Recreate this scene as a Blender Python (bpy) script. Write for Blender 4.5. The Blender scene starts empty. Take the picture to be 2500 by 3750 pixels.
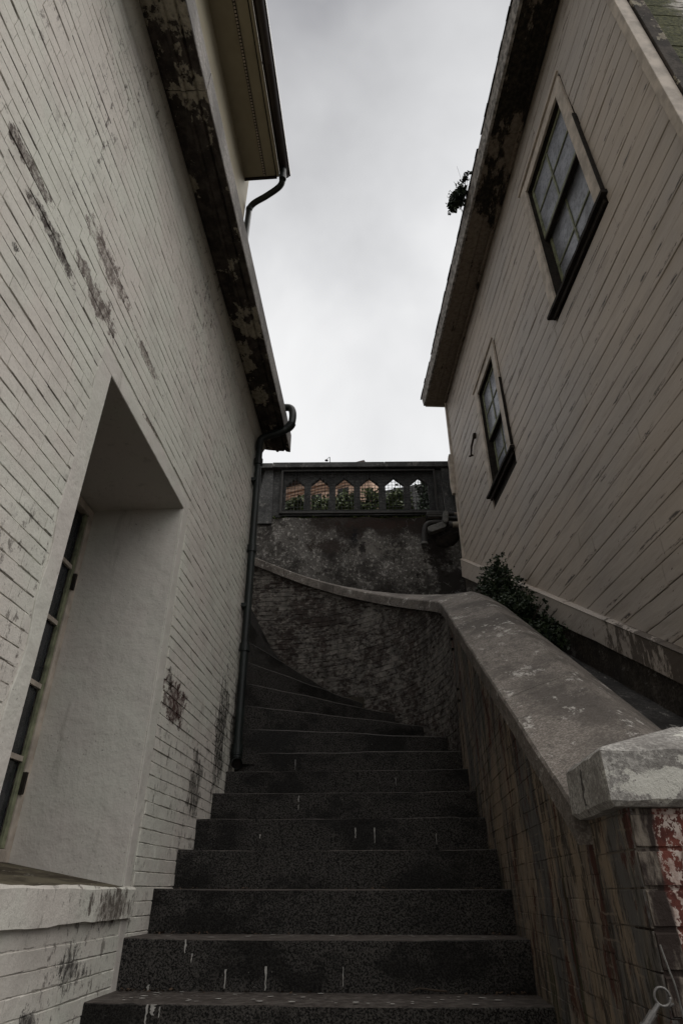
import bpy, math, random
from mathutils import Vector, Matrix
R = random.Random(7)
scene = bpy.context.scene
C = scene.collection
# ------------------------------------------------------------ camera
cam_d = bpy.data.cameras.new('camera'); cam = bpy.data.objects.new('camera', cam_d); C.objects.link(cam)
cam_d.sensor_fit = 'VERTICAL'; cam_d.sensor_height = 36.0; cam_d.lens = 36.0 * 2257 / 3750
cam_d.clip_start = 0.05; cam_d.clip_end = 2000
cam.location = (0, 0, 0); cam.rotation_euler = (math.radians(90 + 31.63), 0, 0)
scene.camera = cam
scene.render.resolution_x = 682; scene.render.resolution_y = 1024
# ------------------------------------------------------------ world and sun (overcast)
SUN_EL, SUN_AZ = math.radians(62), math.radians(98)      # azimuth from +Y towards +X
w = bpy.data.worlds.new('World'); scene.world = w; w.use_nodes = True
nt = w.node_tree; nt.nodes.clear(); N = nt.nodes.new; L = nt.links.new
out = N('ShaderNodeOutputWorld'); mixs = N('ShaderNodeMixShader'); b1 = N('ShaderNodeBackground'); b2 = N('ShaderNodeBackground')
sky = N('ShaderNodeTexSky'); sky.sky_type = 'NISHITA'; sky.sun_disc = False
sky.sun_elevation = SUN_EL; sky.sun_rotation = SUN_AZ
L(sky.outputs[0], b1.inputs[0]); b1.inputs[1].default_value = 0.06
tc = N('ShaderNodeTexCoord')
dot = N('ShaderNodeVectorMath'); dot.operation = 'DOT_PRODUCT'; L(tc.outputs['Generated'], dot.inputs[0])
dot.inputs[1].default_value = Vector((0.33, 0.87, 0.36)).normalized()
nz = N('ShaderNodeTexNoise'); nz.inputs['Scale'].default_value = 2.1; nz.inputs['Detail'].default_value = 5; nz.inputs['Roughness'].default_value = .5
nz.inputs['Distortion'].default_value = .35
L(tc.outputs['Generated'], nz.inputs['Vector'])
m1 = N('ShaderNodeMath'); m1.operation = 'MULTIPLY_ADD'; m1.inputs[1].default_value = 0.95; m1.inputs[2].default_value = -0.475; L(nz.outputs['Fac'], m1.inputs[0])
m2 = N('ShaderNodeMath'); m2.operation = 'ADD'; L(dot.outputs['Value'], m2.inputs[0]); L(m1.outputs[0], m2.inputs[1])
rp = N('ShaderNodeValToRGB'); L(m2.outputs[0], rp.inputs[0])
e = rp.color_ramp.elements; e[0].position = -.0; e[0].color = (.80, .80, .80, 1); e[1].position = 1.0; e[1].color = (1.02, 1.02, 1.02, 1)
for p_, c_ in ((.25, (.66, .66, .665, 1)), (.45, (.44, .44, .455, 1)), (.62, (.62, .62, .63, 1)), (.84, (.84, .842, .85, 1))):
    q_ = e.new(p_); q_.color = c_
L(rp.outputs[0], b2.inputs[0]); b2.inputs[1].default_value = 0.46
mixs.inputs[0].default_value = 0.95
L(b1.outputs[0], mixs.inputs[1]); L(b2.outputs[0], mixs.inputs[2]); L(mixs.outputs[0], out.inputs[0])
sd = bpy.data.lights.new('sun', 'SUN'); so = bpy.data.objects.new('sun', sd); C.objects.link(so)
sd.energy = 1.5; sd.angle = math.radians(80); sd.color = (1, .965, .92)
sdir = Vector((math.sin(SUN_AZ) * math.cos(SUN_EL), math.cos(SUN_AZ) * math.cos(SUN_EL), math.sin(SUN_EL)))
so.rotation_euler = sdir.to_track_quat('Z', 'Y').to_euler(); so.location = (0, 0, 30)
vs = scene.view_settings; vs.view_transform = 'Standard'; vs.look = 'None'; vs.gamma = 1; vs.exposure = 1.0; vs.use_curve_mapping = False
scene.display_settings.display_device = 'sRGB'

# ------------------------------------------------------------ frames
A4 = math.radians(4.0); c4, s4 = math.cos(A4), math.sin(A4)
A2 = math.radians(2.6); c2, s2 = math.cos(A2), math.sin(A2)
def S(p, q, z): return (p * c4 + q * s4, -p * s4 + q * c4, z)       # stair / left building frame
def H(p, q, z): return (p * c2 - q * s2, p * s2 + q * c2, z)        # wooden house frame
def F(p, q, z): return (p, q - 0.012 * p, z)                        # far wall frame
SROT, HROT, FROT = -A4, A2, -0.012
HR = 0.17                                                            # riser
def zs(i): return (i - 1.9345) * HR
def qs(i): return 2.666 + 0.2893 * i
WL, WR = -1.089, 0.527                                               # wall faces of the stair
PQ = 4.65                                                            # pivot of the winders
RC = 1.612                                                           # radius of curved wall

# ------------------------------------------------------------ material helper
class Mat:
    def __init__(s, name, rough=.85, spec=.3):
        s.m = bpy.data.materials.new(name); s.m.use_nodes = True; s.t = s.m.node_tree
        s.b = s.t.nodes['Principled BSDF']; s.b.inputs['Roughness'].default_value = rough
        s.b.inputs['Specular IOR Level'].default_value = spec
        s._pos = None
    def n(s, k): return s.t.nodes.new(k)
    def l(s, a, b): s.t.links.new(a, b)
    def put(s, sock, v):
        if v is None: return
        if hasattr(v, 'is_linked') or hasattr(v, 'links'): s.l(v, sock)
        elif isinstance(v, (tuple, list)) and len(v) == 3 and sock.type == 'RGBA': sock.default_value = (*v, 1)
        else: sock.default_value = v
    def pos(s):
        if s._pos is None: s._pos = s.n('ShaderNodeNewGeometry').outputs['Position']
        return s._pos
    def vec(s, scale=(1, 1, 1), off=(0, 0, 0), rot=(0, 0, 0), src=None):
        m = s.n('ShaderNodeMapping'); m.inputs['Scale'].default_value = scale; m.inputs['Location'].default_value = off; m.inputs['Rotation'].default_value = rot
        s.l(src or s.pos(), m.inputs[0]); return m.outputs[0]
    def noise(s, scale, detail=4, rough=.55, stretch=(1, 1, 1), off=(0, 0, 0), dist=0, rot=(0, 0, 0)):
        k = s.n('ShaderNodeTexNoise'); k.inputs['Scale'].default_value = scale; k.inputs['Detail'].default_value = detail
        k.inputs['Roughness'].default_value = rough; k.inputs['Distortion'].default_value = dist
        s.l(s.vec(stretch, off, rot), k.inputs['Vector']); return k.outputs['Fac']
    def voro(s, scale, feature='F1', stretch=(1, 1, 1), out='Distance', off=(0, 0, 0), vec=None):
        k = s.n('ShaderNodeTexVoronoi'); k.feature = feature; k.inputs['Scale'].default_value = scale
        s.l(vec or s.vec(stretch, off), k.inputs['Vector']); return k.outputs[out]
    def math(s, op, a, b=0., c=None, clamp=False):
        k = s.n('ShaderNodeMath'); k.operation = op; k.use_clamp = clamp
        s.put(k.inputs[0], a); s.put(k.inputs[1], b)
        if c is not None: s.put(k.inputs[2], c)
        return k.outputs[0]
    def step(s, a, lo, hi, inv=False):
        k = s.n('ShaderNodeMapRange'); k.interpolation_type = 'SMOOTHSTEP'
        s.put(k.inputs['Value'], a); k.inputs['From Min'].default_value = lo; k.inputs['From Max'].default_value = hi
        k.inputs['To Min'].default_value = 1. if inv else 0.; k.inputs['To Max'].default_value = 0. if inv else 1.
        return k.outputs[0]
    def mix(s, f, a, b, mode='MIX'):
        k = s.n('ShaderNodeMix'); k.data_type = 'RGBA'; k.blend_type = mode
        s.put(k.inputs[0], f); s.put(k.inputs[6], a if not isinstance(a, tuple) else (*a, 1)); s.put(k.inputs[7], b if not isinstance(b, tuple) else (*b, 1))
        return k.outputs[2]
    def sep(s):
        k = s.n('ShaderNodeSeparateXYZ'); s.l(s.pos(), k.inputs[0]); return k.outputs
    def blob(s, c, r, wob=.5, sc=6., stretch=(1, 1, 1), off=(0, 0, 0)):
        """irregular patch round a world point c with half sizes r"""
        k = s.n('ShaderNodeMapping'); k.vector_type = 'TEXTURE'; k.inputs['Location'].default_value = c; k.inputs['Scale'].default_value = r
        dn = s.n('ShaderNodeTexNoise'); dn.inputs['Scale'].default_value = sc * .55; dn.inputs['Detail'].default_value = 4; s.l(s.pos(), dn.inputs['Vector'])
        dv = s.n('ShaderNodeVectorMath'); dv.operation = 'MULTIPLY_ADD'; s.l(dn.outputs['Color'], dv.inputs[0]); dv.inputs[1].default_value = tuple(min(v, .35) * 1.6 * min(wob, 1) for v in r); s.l(s.pos(), dv.inputs[2])
        ct = s.n('ShaderNodeVectorMath'); ct.operation = 'SUBTRACT'; s.l(dv.outputs[0], ct.inputs[0]); ct.inputs[1].default_value = tuple(min(v, .35) * .8 * min(wob, 1) for v in r)
        s.l(ct.outputs[0], k.inputs[0])
        ln = s.n('ShaderNodeVectorMath'); ln.operation = 'LENGTH'; s.l(k.outputs[0], ln.inputs[0])
        fall = s.math('MULTIPLY_ADD', ln.outputs['Value'], -wob * .55, .30 * wob)
        v = s.math('ADD', s.noise(sc * 2.2, 7, .78, stretch, off), fall)
        return s.math('MULTIPLY', s.step(v, .47, .53), s.step(ln.outputs['Value'], .95, 1.5, inv=True))
    def bump(s, h, strength=.5, dist=.01, prev=None):
        k = s.n('ShaderNodeBump'); k.inputs['Strength'].default_value = strength; k.inputs['Distance'].default_value = dist
        s.put(k.inputs['Height'], h)
        if prev is not None: s.l(prev, k.inputs['Normal'])
        return k.outputs[0]
    def done(s, col, nrm=None, rough=None):
        s.put(s.b.inputs['Base Color'], col)
        if nrm is not None: s.l(nrm, s.b.inputs['Normal'])
        if rough is not None: s.put(s.b.inputs['Roughness'], rough)
        return s.m

def flat(name, col, rough=.8, metal=0., var=.25, sc=8., bump=.15, spec=.3):
    m = Mat(name, rough, spec); m.b.inputs['Metallic'].default_value = metal
    n = m.noise(sc, 5, .6); n2 = m.noise(sc * 9, 3, .6)
    c = m.mix(m.step(n, .3, .7), tuple(v * (1 - var) for v in col), tuple(min(1, v * (1 + var)) for v in col))
    return m.done(c, m.bump(n2, bump, .004))

# --- painted brick of the left building
def mat_paint(name='white_wall_paint', grime=True, joints=True, relief=1.6):
    m = Mat(name, .8, .25)
    a = m.noise(1.6, 4, .6); b = m.noise(5., 5, .65, off=(3, 1, 2))
    col = m.mix(m.step(a, .38, .62), (.61, .605, .54), (.61, .57, .52))
    col = m.mix(m.math('MULTIPLY', m.step(b, .45, .75), .35), col, (.34, .31, .28))
    col = m.mix(m.math('MULTIPLY', m.step(m.noise(110, 4, .75), .50, .68), .28), col, (.26, .24, .21))
    if grime:
        g = m.noise(26, 6, .75, stretch=(1, 1, .6)); area = m.noise(1.3, 3, .6, stretch=(1, 1, .45), off=(7, 3, 1))
        f = m.math('MULTIPLY', m.step(g, .55, .63), m.step(area, .47, .60))
        col = m.mix(m.math('MULTIPLY', f, .8), col, (.085, .07, .06))
        sp = m.step(m.noise(60, 4, .7, stretch=(1, 1, .5)), .66, .70)
        col = m.mix(m.math('MULTIPLY', sp, .55), col, (.10, .08, .07))
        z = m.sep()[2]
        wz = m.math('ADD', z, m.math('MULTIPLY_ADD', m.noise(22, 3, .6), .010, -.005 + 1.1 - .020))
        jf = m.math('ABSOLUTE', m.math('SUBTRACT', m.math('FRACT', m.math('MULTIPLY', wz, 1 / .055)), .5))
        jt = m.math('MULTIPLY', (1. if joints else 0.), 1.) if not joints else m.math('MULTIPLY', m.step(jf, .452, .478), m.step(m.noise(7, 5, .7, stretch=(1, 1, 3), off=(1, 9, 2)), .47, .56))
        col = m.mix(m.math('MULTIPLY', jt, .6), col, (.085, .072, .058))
        fine = m.noise(34, 8, .82, stretch=(1, 1, .8))
        # weathered dark patches on the upper wall, red brick showing, algae at the pipe and at the foot
        for cc, rr, cl, wb, sc_, st in (
            (S(WL, 1.05, 2.02), (.10, .34, .06), (.13, .10, .085), 1.2, 16, (1, .6, 1.4)),
            (S(WL, 1.25, 1.93), (.10, .28, .07), (.085, .065, .055), 1.15, 15, (1, .6, 1.4)),
            (S(WL, 1.60, 2.02), (.12, .32, .10), (.20, .16, .14), 1.3, 20, (1, .7, 1)),
            (S(WL, 1.62, 2.25), (.12, .35, .10), (.24, .195, .17), .9, 24, (1, .6, 1)),
            (S(WL, 2.1, 2.2), (.12, .30, .06), (.24, .20, .17), .9, 24, (1, .6, 1)),
            (S(WL, 1.12, 1.70), (.10, .016, .014), (.03, .024, .018), .2, 10, (1, 1, 1)),
            (S(WL, 2.62, 2.02), (.10, .010, .010), (.02, .016, .012), .2, 10, (1, 1, 1)),
            (S(WL, 2.3, 1.93), (.10, .20, .03), (.22, .17, .145), .8, 22, (1, .6, 1)),
            (S(WL, 3.18, .84), (.14, .36, .17), (.070, .022, .017), 1.0, 20, (1, .8, 1)),
            (S(WL, 3.06, .92), (.14, .08, .10), (.05, .03, .022), .9, 26, (1, 1, .7)),
            (S(WL, 4.18, .86), (.2, .24, .62), (.030, .026, .020), .65, 13, (1, 1, .35)),
            (S(WL, 4.52, 1.05), (.2, .16, .55), (.045, .038, .030), .7, 13, (1, 1, .3)),
            (S(WL, 3.72, .52), (.2, .16, .30), (.11, .10, .085), .8, 15, (1, 1, .3)),
            (S(WL, 2.5, -.22), (.2, .18, .09), (.12, .11, .10), .8, 22, (1, 1, .6)),
            (S(WL, 2.28, -.34), (.2, .10, .08), (.12, .11, .10), .8, 22, (1, 1, .6)),
            (S(WL, 2.75, -.05), (.2, .3, .10), (.20, .17, .145), .8, 20, (1, 1, .3))):
            bl_ = m.blob(cc, rr, wb, sc_, st)
            col = m.mix(m.math('MULTIPLY', bl_, m.step(fine, .40, .56)), m.mix(m.math('MULTIPLY', bl_, .42), col, cl), tuple(v * .6 for v in cl))
    n1 = m.bump(m.noise(34, 5, .6), .35 * relief, .006)
    n2 = m.bump(m.noise(190, 3, .6), .35 * relief, .002, n1)
    return m.done(col, n2)

def mat_plaster():
    m = Mat('smooth_reveal_plaster', .75, .25)
    a = m.noise(2.2, 4, .6)
    col = m.mix(m.step(a, .35, .65), (.54, .53, .475), (.54, .505, .465))
    lo = m.math('MULTIPLY', m.step(m.noise(90, 3, .6), .64, .70), m.step(m.noise(3.4, 3, .6, off=(2, 5, 1)), .42, .6))
    col = m.mix(m.math('MULTIPLY', lo, .75), col, (.09, .075, .06))
    col = m.mix(m.math('MULTIPLY', m.step(m.noise(8, 5, .7, stretch=(1, 1, .4)), .62, .78), .35), col, (.22, .21, .17))
    col = m.mix(m.math('MULTIPLY', m.step(m.noise(15, 6, .7, stretch=(1, 1, .12), off=(5, 0, 0)), .57, .70), .4), col, (.25, .235, .20))
    return m.done(col, m.bump(m.noise(120, 3, .6), .45, .002, m.bump(m.noise(7, 4, .6), .6, .02)))

def mat_peeling():
    m = Mat('peeling_cornice_paint', .9, .2)
    n = m.noise(4.2, 8, .68, stretch=(1, .8, 1)); d = m.noise(30, 5, .7)
    dark = m.mix(m.step(m.noise(11, 5, .7), .4, .65), (.030, .025, .021), (.075, .062, .053))
    pale = m.mix(m.step(d, .4, .65), (.33, .30, .235), (.20, .175, .135))
    f = m.step(n, .535, .55)
    sp = m.step(m.noise(38, 4, .7), .66, .69)
    col = m.mix(f, dark, pale); col = m.mix(m.math('MULTIPLY', sp, .6), col, (.22, .19, .15))
    return m.done(col, m.bump(f, .6, .004, m.bump(m.noise(60, 4, .7), .6, .006)))

def mat_granite(name, c0, c1, sc=170., lichen=0., streak=(1, 1, 1)):
    m = Mat(name, .8, .3)
    s1 = m.noise(sc, 3, .7, stretch=streak); s2 = m.noise(sc * .35, 4, .6, stretch=streak)
    col = m.mix(m.step(s1, .42, .60), c0, c1)
    col = m.mix(m.math('MULTIPLY', m.step(s2, .35, .65), .45), col, tuple(v * .55 for v in c0))
    col = m.mix(m.math('MULTIPLY', m.step(m.noise(2.6, 5, .62), .42, .62), .75), col, tuple(v * .42 for v in c0))
    if lichen:
        col = m.mix(m.math('MULTIPLY', m.step(m.noise(17, 6, .78, off=(4, 1, 1), stretch=(1, .7, 1)), .52, .60), .55), col, tuple(v * .40 for v in c0))
        f = m.math('MULTIPLY', m.step(m.noise(9, 8, .80, stretch=(1, .5, 1)), .57, .62), lichen)
        col = m.mix(f, col, (.42, .40, .37))
    return m.done(col, m.bump(s1, .55, .003, m.bump(m.noise(24, 5, .65), .5, .006)))

def mat_cap():
    m = Mat('lichen_pier_cap', .85, .25)
    s1 = m.noise(95, 4, .75)
    col = m.mix(m.step(s1, .40, .62), (.20, .19, .178), (.40, .385, .36))
    col = m.mix(m.math('MULTIPLY', m.step(m.noise(6, 6, .7), .42, .6), .55), col, (.13, .12, .11))
    for cc, rr in ((S(.60, 1.53, .205), (.16, .2, .055)), (S(.70, 1.53, .255), (.14, .2, .035)), (S(.78, 1.60, .33), (.2, .1, .04))):
        col = m.mix(m.math('MULTIPLY', m.blob(cc, rr, .9, 9), .85), col, (.56, .55, .50))
    z = m.sep()[2]
    col = m.mix(m.math('MULTIPLY', m.blob(S(.487, 1.72, .22), (.03, .018, .09), .5, 12), .85), col, (.03, .027, .024))
    pit = m.step(m.noise(140, 3, .6), .64, .70)
    col = m.mix(m.math('MULTIPLY', pit, .7), col, (.07, .062, .055))
    return m.done(col, m.bump(s1, .6, .004, m.bump(m.noise(22, 6, .7), .7, .010)))

def mat_steps():
    m = Mat('dark_wet_granite', .8, .12)
    s1 = m.noise(150, 3, .8); s3 = m.noise(420, 2, .6)
    col = m.mix(m.step(s1, .44, .58), (.007, .0066, .0062), (.068, .063, .058))
    col = m.mix(m.math('MULTIPLY', m.step(s3, .6, .7), .35), col, (.085, .08, .075))
    wet = m.step(m.noise(2.4, 6, .66, stretch=(1, 1, 1.6), off=(1, 4, 2)), .46, .60)
    col = m.mix(m.math('MULTIPLY', wet, .72), col, (.0045, .0042, .0038))
    dr = m.step(m.noise(95, 2, .5), .765, .785)
    col = m.mix(m.math('MULTIPLY', dr, .8), col, (.28, .27, .25))
    # brighter tread surface with flat pale droppings
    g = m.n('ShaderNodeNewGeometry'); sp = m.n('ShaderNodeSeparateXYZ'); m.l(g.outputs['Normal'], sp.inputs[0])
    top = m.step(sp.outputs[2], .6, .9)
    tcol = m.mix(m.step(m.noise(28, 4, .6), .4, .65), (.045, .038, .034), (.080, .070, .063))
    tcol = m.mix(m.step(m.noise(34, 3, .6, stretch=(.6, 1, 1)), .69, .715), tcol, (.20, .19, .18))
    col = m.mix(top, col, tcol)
    return m.done(col, m.bump(s1, .6, .0025, m.bump(m.noise(12, 4, .6), .5, .008)), m.mix(wet, (.85, .85, .85), (.55, .55, .55)))

def mat_stairwall():
    m = Mat('stained_stair_wall_render', .85, .25)
    st = (1, 1, .13)
    a = m.noise(5.0, 8, .72, stretch=(1, 1, .34), dist=.6); col = m.mix(m.step(a, .42, .58), (.215, .168, .122), (.095, .090, .086))
    col = m.mix(m.math('MULTIPLY', m.step(m.noise(9, 8, .74, stretch=(1, 1, .24), off=(9, 0, 0), dist=.5), .54, .64), .7), col, (.28, .235, .19))
    b = m.noise(15, 8, .76, stretch=(1, 1, .20), dist=.4); col = m.mix(m.math('MULTIPLY', m.step(b, .51, .58), .85), col, (.028, .024, .021))
    c = m.noise(7, 8, .76, stretch=(1, 1, .3), off=(3, 3, 3), dist=.4); col = m.mix(m.math('MULTIPLY', m.step(c, .56, .60), .9), col, (.055, .016, .011))
    d = m.noise(6.5, 7, .70, stretch=(1, 1, .075), off=(6, 2, 0), dist=.3); col = m.mix(m.math('MULTIPLY', m.step(d, .565, .63), .85), col, (.020, .024, .008))
    e_ = m.noise(34, 6, .75, stretch=(1, 1, .25), off=(1, 7, 0)); col = m.mix(m.math('MULTIPLY', m.step(e_, .56, .62), .75), col, (.018, .013, .010))
    z = m.sep()[2]
    wz = m.math('ADD', z, m.math('MULTIPLY_ADD', m.noise(15, 3, .6), .014, -.007 + 1.1 - .010))
    jf = m.math('ABSOLUTE', m.math('SUBTRACT', m.math('FRACT', m.math('MULTIPLY', wz, 1 / .055)), .5))
    col = m.mix(m.math('MULTIPLY', m.math('MULTIPLY', m.step(jf, .44, .47), m.step(m.noise(6, 4, .7, off=(1, 9, 2)), .52, .60)), .6), col, (.20, .165, .13))
    return m.done(col, m.bump(m.noise(40, 5, .7, stretch=(1, 1, .4)), .6, .006))

def mat_curved():
    m = Mat('patched_curved_brick', .85, .25)
    a = m.noise(2.6, 7, .7); b = m.noise(12, 7, .72, off=(1, 2, 3))
    brick = m.mix(m.step(b, .4, .65), (.028, .020, .017), (.066, .052, .045))
    rend = m.mix(m.step(b, .35, .7), (.10, .092, .083), (.22, .20, .178))
    a2 = m.noise(19, 6, .75, stretch=(1, 1, 1.6), off=(4, 4, 0))
    mixf = m.step(m.math('ADD', m.math('MULTIPLY', a, .45), m.math('MULTIPLY', a2, .55)), .455, .535)
    col = m.mix(mixf, brick, rend)
    s_ = m.step(m.noise(45, 5, .75), .67, .70); col = m.mix(m.math('MULTIPLY', s_, .7), col, (.30, .28, .25))
    d_ = m.step(m.noise(60, 4, .7, off=(5, 5, 5)), .61, .65); col = m.mix(m.math('MULTIPLY', d_, .75), col, (.015, .012, .010))
    col = m.mix(m.math('MULTIPLY', m.step(m.noise(1.4, 4, .6, off=(0, 6, 1)), .50, .64), .6), col, (.028, .022, .018))
    return m.done(col, m.bump(mixf, .8, .006, m.bump(b, .7, .01)))

def mat_far():
    m = Mat('stained_retaining_wall_render', .9, .2)
    z = m.sep()[2]
    a = m.noise(1.7, 7, .68, off=(2, 0, 1)); b = m.noise(9, 8, .75); c = m.noise(28, 6, .75, off=(3, 1, 1))
    col = m.mix(m.step(a, .40, .60), (.022, .019, .017), (.105, .098, .090))
    col = m.mix(m.math('MULTIPLY', m.step(b, .52, .66), m.step(a, .36, .58)), col, (.24, .23, .215))
    col = m.mix(m.math('MULTIPLY', m.math('MULTIPLY', m.step(c, .54, .62), m.step(a, .40, .56)), .8), col, (.40, .38, .355))
    col = m.mix(m.math('MULTIPLY', m.step(m.noise(22, 6, .7, off=(8, 8, 8)), .56, .63), .8), col, (.020, .016, .013))
    # dark wet band below the parapet
    zz = m.math('ADD', z, m.math('MULTIPLY_ADD', m.noise(3.2, 5, .6, stretch=(1, 1, .3)), .9, -.45))
    col = m.mix(m.math('MULTIPLY', m.math('MULTIPLY', m.step(zz, 4.08, 4.22), m.step(m.math('ADD', m.sep()[0], m.math('MULTIPLY', m.noise(3, 4, .6), .8)), -.25, .15)), .88), col, (.022, .016, .013))
    # crack lines filled with lime
    wob = m.n('ShaderNodeTexNoise'); wob.inputs['Scale'].default_value = 5; wob.inputs['Detail'].default_value = 5; m.l(m.pos(), wob.inputs['Vector'])
    add = m.n('ShaderNodeVectorMath'); add.operation = 'MULTIPLY_ADD'; m.l(wob.outputs['Color'], add.inputs[0]); add.inputs[1].default_value = (.5, .5, .5); m.l(m.pos(), add.inputs[2])
    ed = m.voro(1.9, 'DISTANCE_TO_EDGE', vec=add.outputs[0])
    col = m.mix(m.math('MULTIPLY', m.math('MULTIPLY', m.step(ed, .002, .008, inv=True), .6), m.step(m.noise(2.2, 2, .5), .50, .56)), col, (.24, .225, .21))
    for cc, rr, cl, wb in ((F(.45, 7.3, 3.93), (.34, .3, .14), (.15, .14, .125), .22), (F(.28, 7.3, 3.92), (.07, .3, .13), (.012, .010, .009), .5),
                       (F(1.25, 7.3, 3.9), (.22, .3, .55), (.012, .009, .008), .45), (F(1.42, 7.3, 3.70), (.07, .3, .055), (.010, .008, .007), .3),
                       (F(1.0, 7.3, 3.52), (.04, .3, .05), (.010, .008, .007), .3), (F(.18, 7.3, 4.12), (.07, .3, .13), (.010, .010, .012), .35),
                       (F(-.2, 7.3, 3.95), (.35, .3, .2), (.028, .021, .017), .6), (F(.55, 7.3, 4.3), (.9, .3, .10), (.030, .018, .014), .5)):
        col = m.mix(m.math('MULTIPLY', m.blob(cc, rr, wb, 7), .9), col, cl)
    return m.done(col, m.bump(b, .8, .015, m.bump(c, .6, .006)))

def mat_siding(name='grey_brown_siding_paint', skirt=False):
    m = Mat(name, .62, .35)
    a = m.noise(1.1, 4, .6, stretch=(1, .6, 1)); b = m.noise(7, 5, .65, stretch=(1, .25, 1.3))
    col = m.mix(m.step(a, .35, .65), (.43, .37, .315), (.385, .345, .31))
    col = m.mix(m.math('MULTIPLY', m.step(b, .5, .72), .3), col, (.17, .14, .115))
    z = m.sep()[2]
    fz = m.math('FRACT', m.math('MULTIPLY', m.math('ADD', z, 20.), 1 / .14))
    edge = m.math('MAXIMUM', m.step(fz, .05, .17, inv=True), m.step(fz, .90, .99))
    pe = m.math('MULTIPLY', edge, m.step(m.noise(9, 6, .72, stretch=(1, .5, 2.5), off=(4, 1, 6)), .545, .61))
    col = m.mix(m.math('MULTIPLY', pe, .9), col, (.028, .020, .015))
    sp = m.step(m.noise(36, 4, .6, stretch=(1, .55, 1)), .69, .73)
    col = m.mix(m.math('MULTIPLY', sp, .8), col, (.06, .042, .03))
    lg = m.noise(1.9, 4, .6, off=(9, 2, 0), stretch=(1, 1, .4))
    col = m.mix(m.math('MULTIPLY', m.step(m.noise(5, 7, .75, stretch=(1, .3, 2.)), .62, .66), m.step(lg, .5, .6)), col, (.05, .037, .03))
    # darker brown towards the eave
    ez = m.math('ADD', z, m.math('MULTIPLY', m.noise(5, 4, .6), .5))
    col = m.mix(m.math('MULTIPLY', m.step(ez, 6.2, 6.6), .55), col, (.085, .062, .045))
    if skirt:
        st_ = m.step(m.math('ADD', m.noise(9, 7, .75, stretch=(1, 1, .4)), m.math('MULTIPLY_ADD', m.sep()[1], -.22, .82)), .52, .60)
        col = m.mix(m.math('MULTIPLY', st_, .85), col, (.045, .032, .022))
    h = m.noise(20, 5, .7, stretch=(1, .35, 1.5))
    return m.done(col, m.bump(h, .45, .006, m.bump(m.noise(2.6, 3, .5, stretch=(1, .5, 2)), .5, .03)))

def mat_soffit():
    m = Mat('mouldy_eave_paint', .85, .2)
    n = m.noise(2.3, 8, .72, stretch=(1.4, .6, 1), off=(0, 3, 0)); d = m.noise(26, 6, .7)
    pale = m.mix(m.step(d, .4, .65), (.20, .165, .13), (.13, .105, .083))
    dark = m.mix(m.step(d, .4, .7), (.012, .010, .008), (.045, .037, .026))
    y = m.sep()[1]
    k = m.math('ADD', n, m.math('MULTIPLY_ADD', m.step(y, 2.2, 6.4), -.22, .10))
    col = m.mix(m.step(k, .50, .55), pale, dark)
    return m.done(col, m.bump(d, .7, .006))

def mat_facade():
    m = Mat('mossy_white_board_paint', .85, .2)
    x = m.sep()[0]
    k = m.math('ADD', m.noise(3, 7, .7), m.math('MULTIPLY_ADD', x, .8, -1.74))
    white = m.mix(m.step(m.noise(30, 5, .75, stretch=(.3, 1, 1.5)), .40, .56), (.10, .085, .07), (.60, .57, .52))
    moss = m.mix(m.step(m.noise(40, 5, .7), .4, .65), (.035, .038, .012), (.11, .11, .045))
    return m.done(m.mix(m.step(k, .46, .62), moss, white), m.bump(m.noise(50, 5, .7), .8, .008))

def mat_redbrick():
    m = Mat('flaking_red_brick', .75, .3)
    x = m.sep()[0]
    fl = m.math('ADD', m.noise(48, 5, .72, stretch=(1, 1, .8)), m.math('MULTIPLY_ADD', x, .9, -.63))
    red = m.mix(m.step(m.noise(18, 5, .7), .35, .65), (.055, .012, .008), (.135, .036, .024))
    pale = m.mix(m.step(m.noise(40, 4, .6), .4, .6), (.30, .22, .19), (.44, .37, .33))
    col = m.mix(m.step(fl, .51, .54), red, pale)
    old = m.noise(7, 6, .7, stretch=(1, 1, .25), off=(2, 2, 1))
    edge = m.step(m.math('SUBTRACT', x, m.math('MULTIPLY', m.noise(9, 4, .6, stretch=(1, 1, .2)), .16)), .595, .605, inv=True)
    strk = m.mix(m.step(old, .48, .56), (.020, .012, .009), (.16, .135, .11))
    col = m.mix(edge, col, strk)
    return m.done(col, m.bump(fl, .8, .004, m.bump(m.noise(25, 5, .7), .6, .006)))

def mat_glass(name, col=(.16, .17, .19), rough=.22):
    m = Mat(name, rough, .6)
    n = m.noise(30, 5, .7); c = m.mix(m.step(n, .5, .72), col, tuple(v * .55 for v in col)); c = m.mix(m.step(m.noise(4.5, 3, .6, off=(3, 0, 1)), .42, .62), c, tuple(v * .5 for v in col))
    return m.done(c, None, m.mix(m.step(n, .4, .7), (rough,) * 3, (rough + .35,) * 3))

def mat_leaf(name, a, b):
    m = Mat(name, .55, .35); m.b.inputs['Subsurface Weight'].default_value = 0
    return m.done(m.mix(m.step(m.noise(14, 3, .6), .35, .65), a, b))

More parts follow.
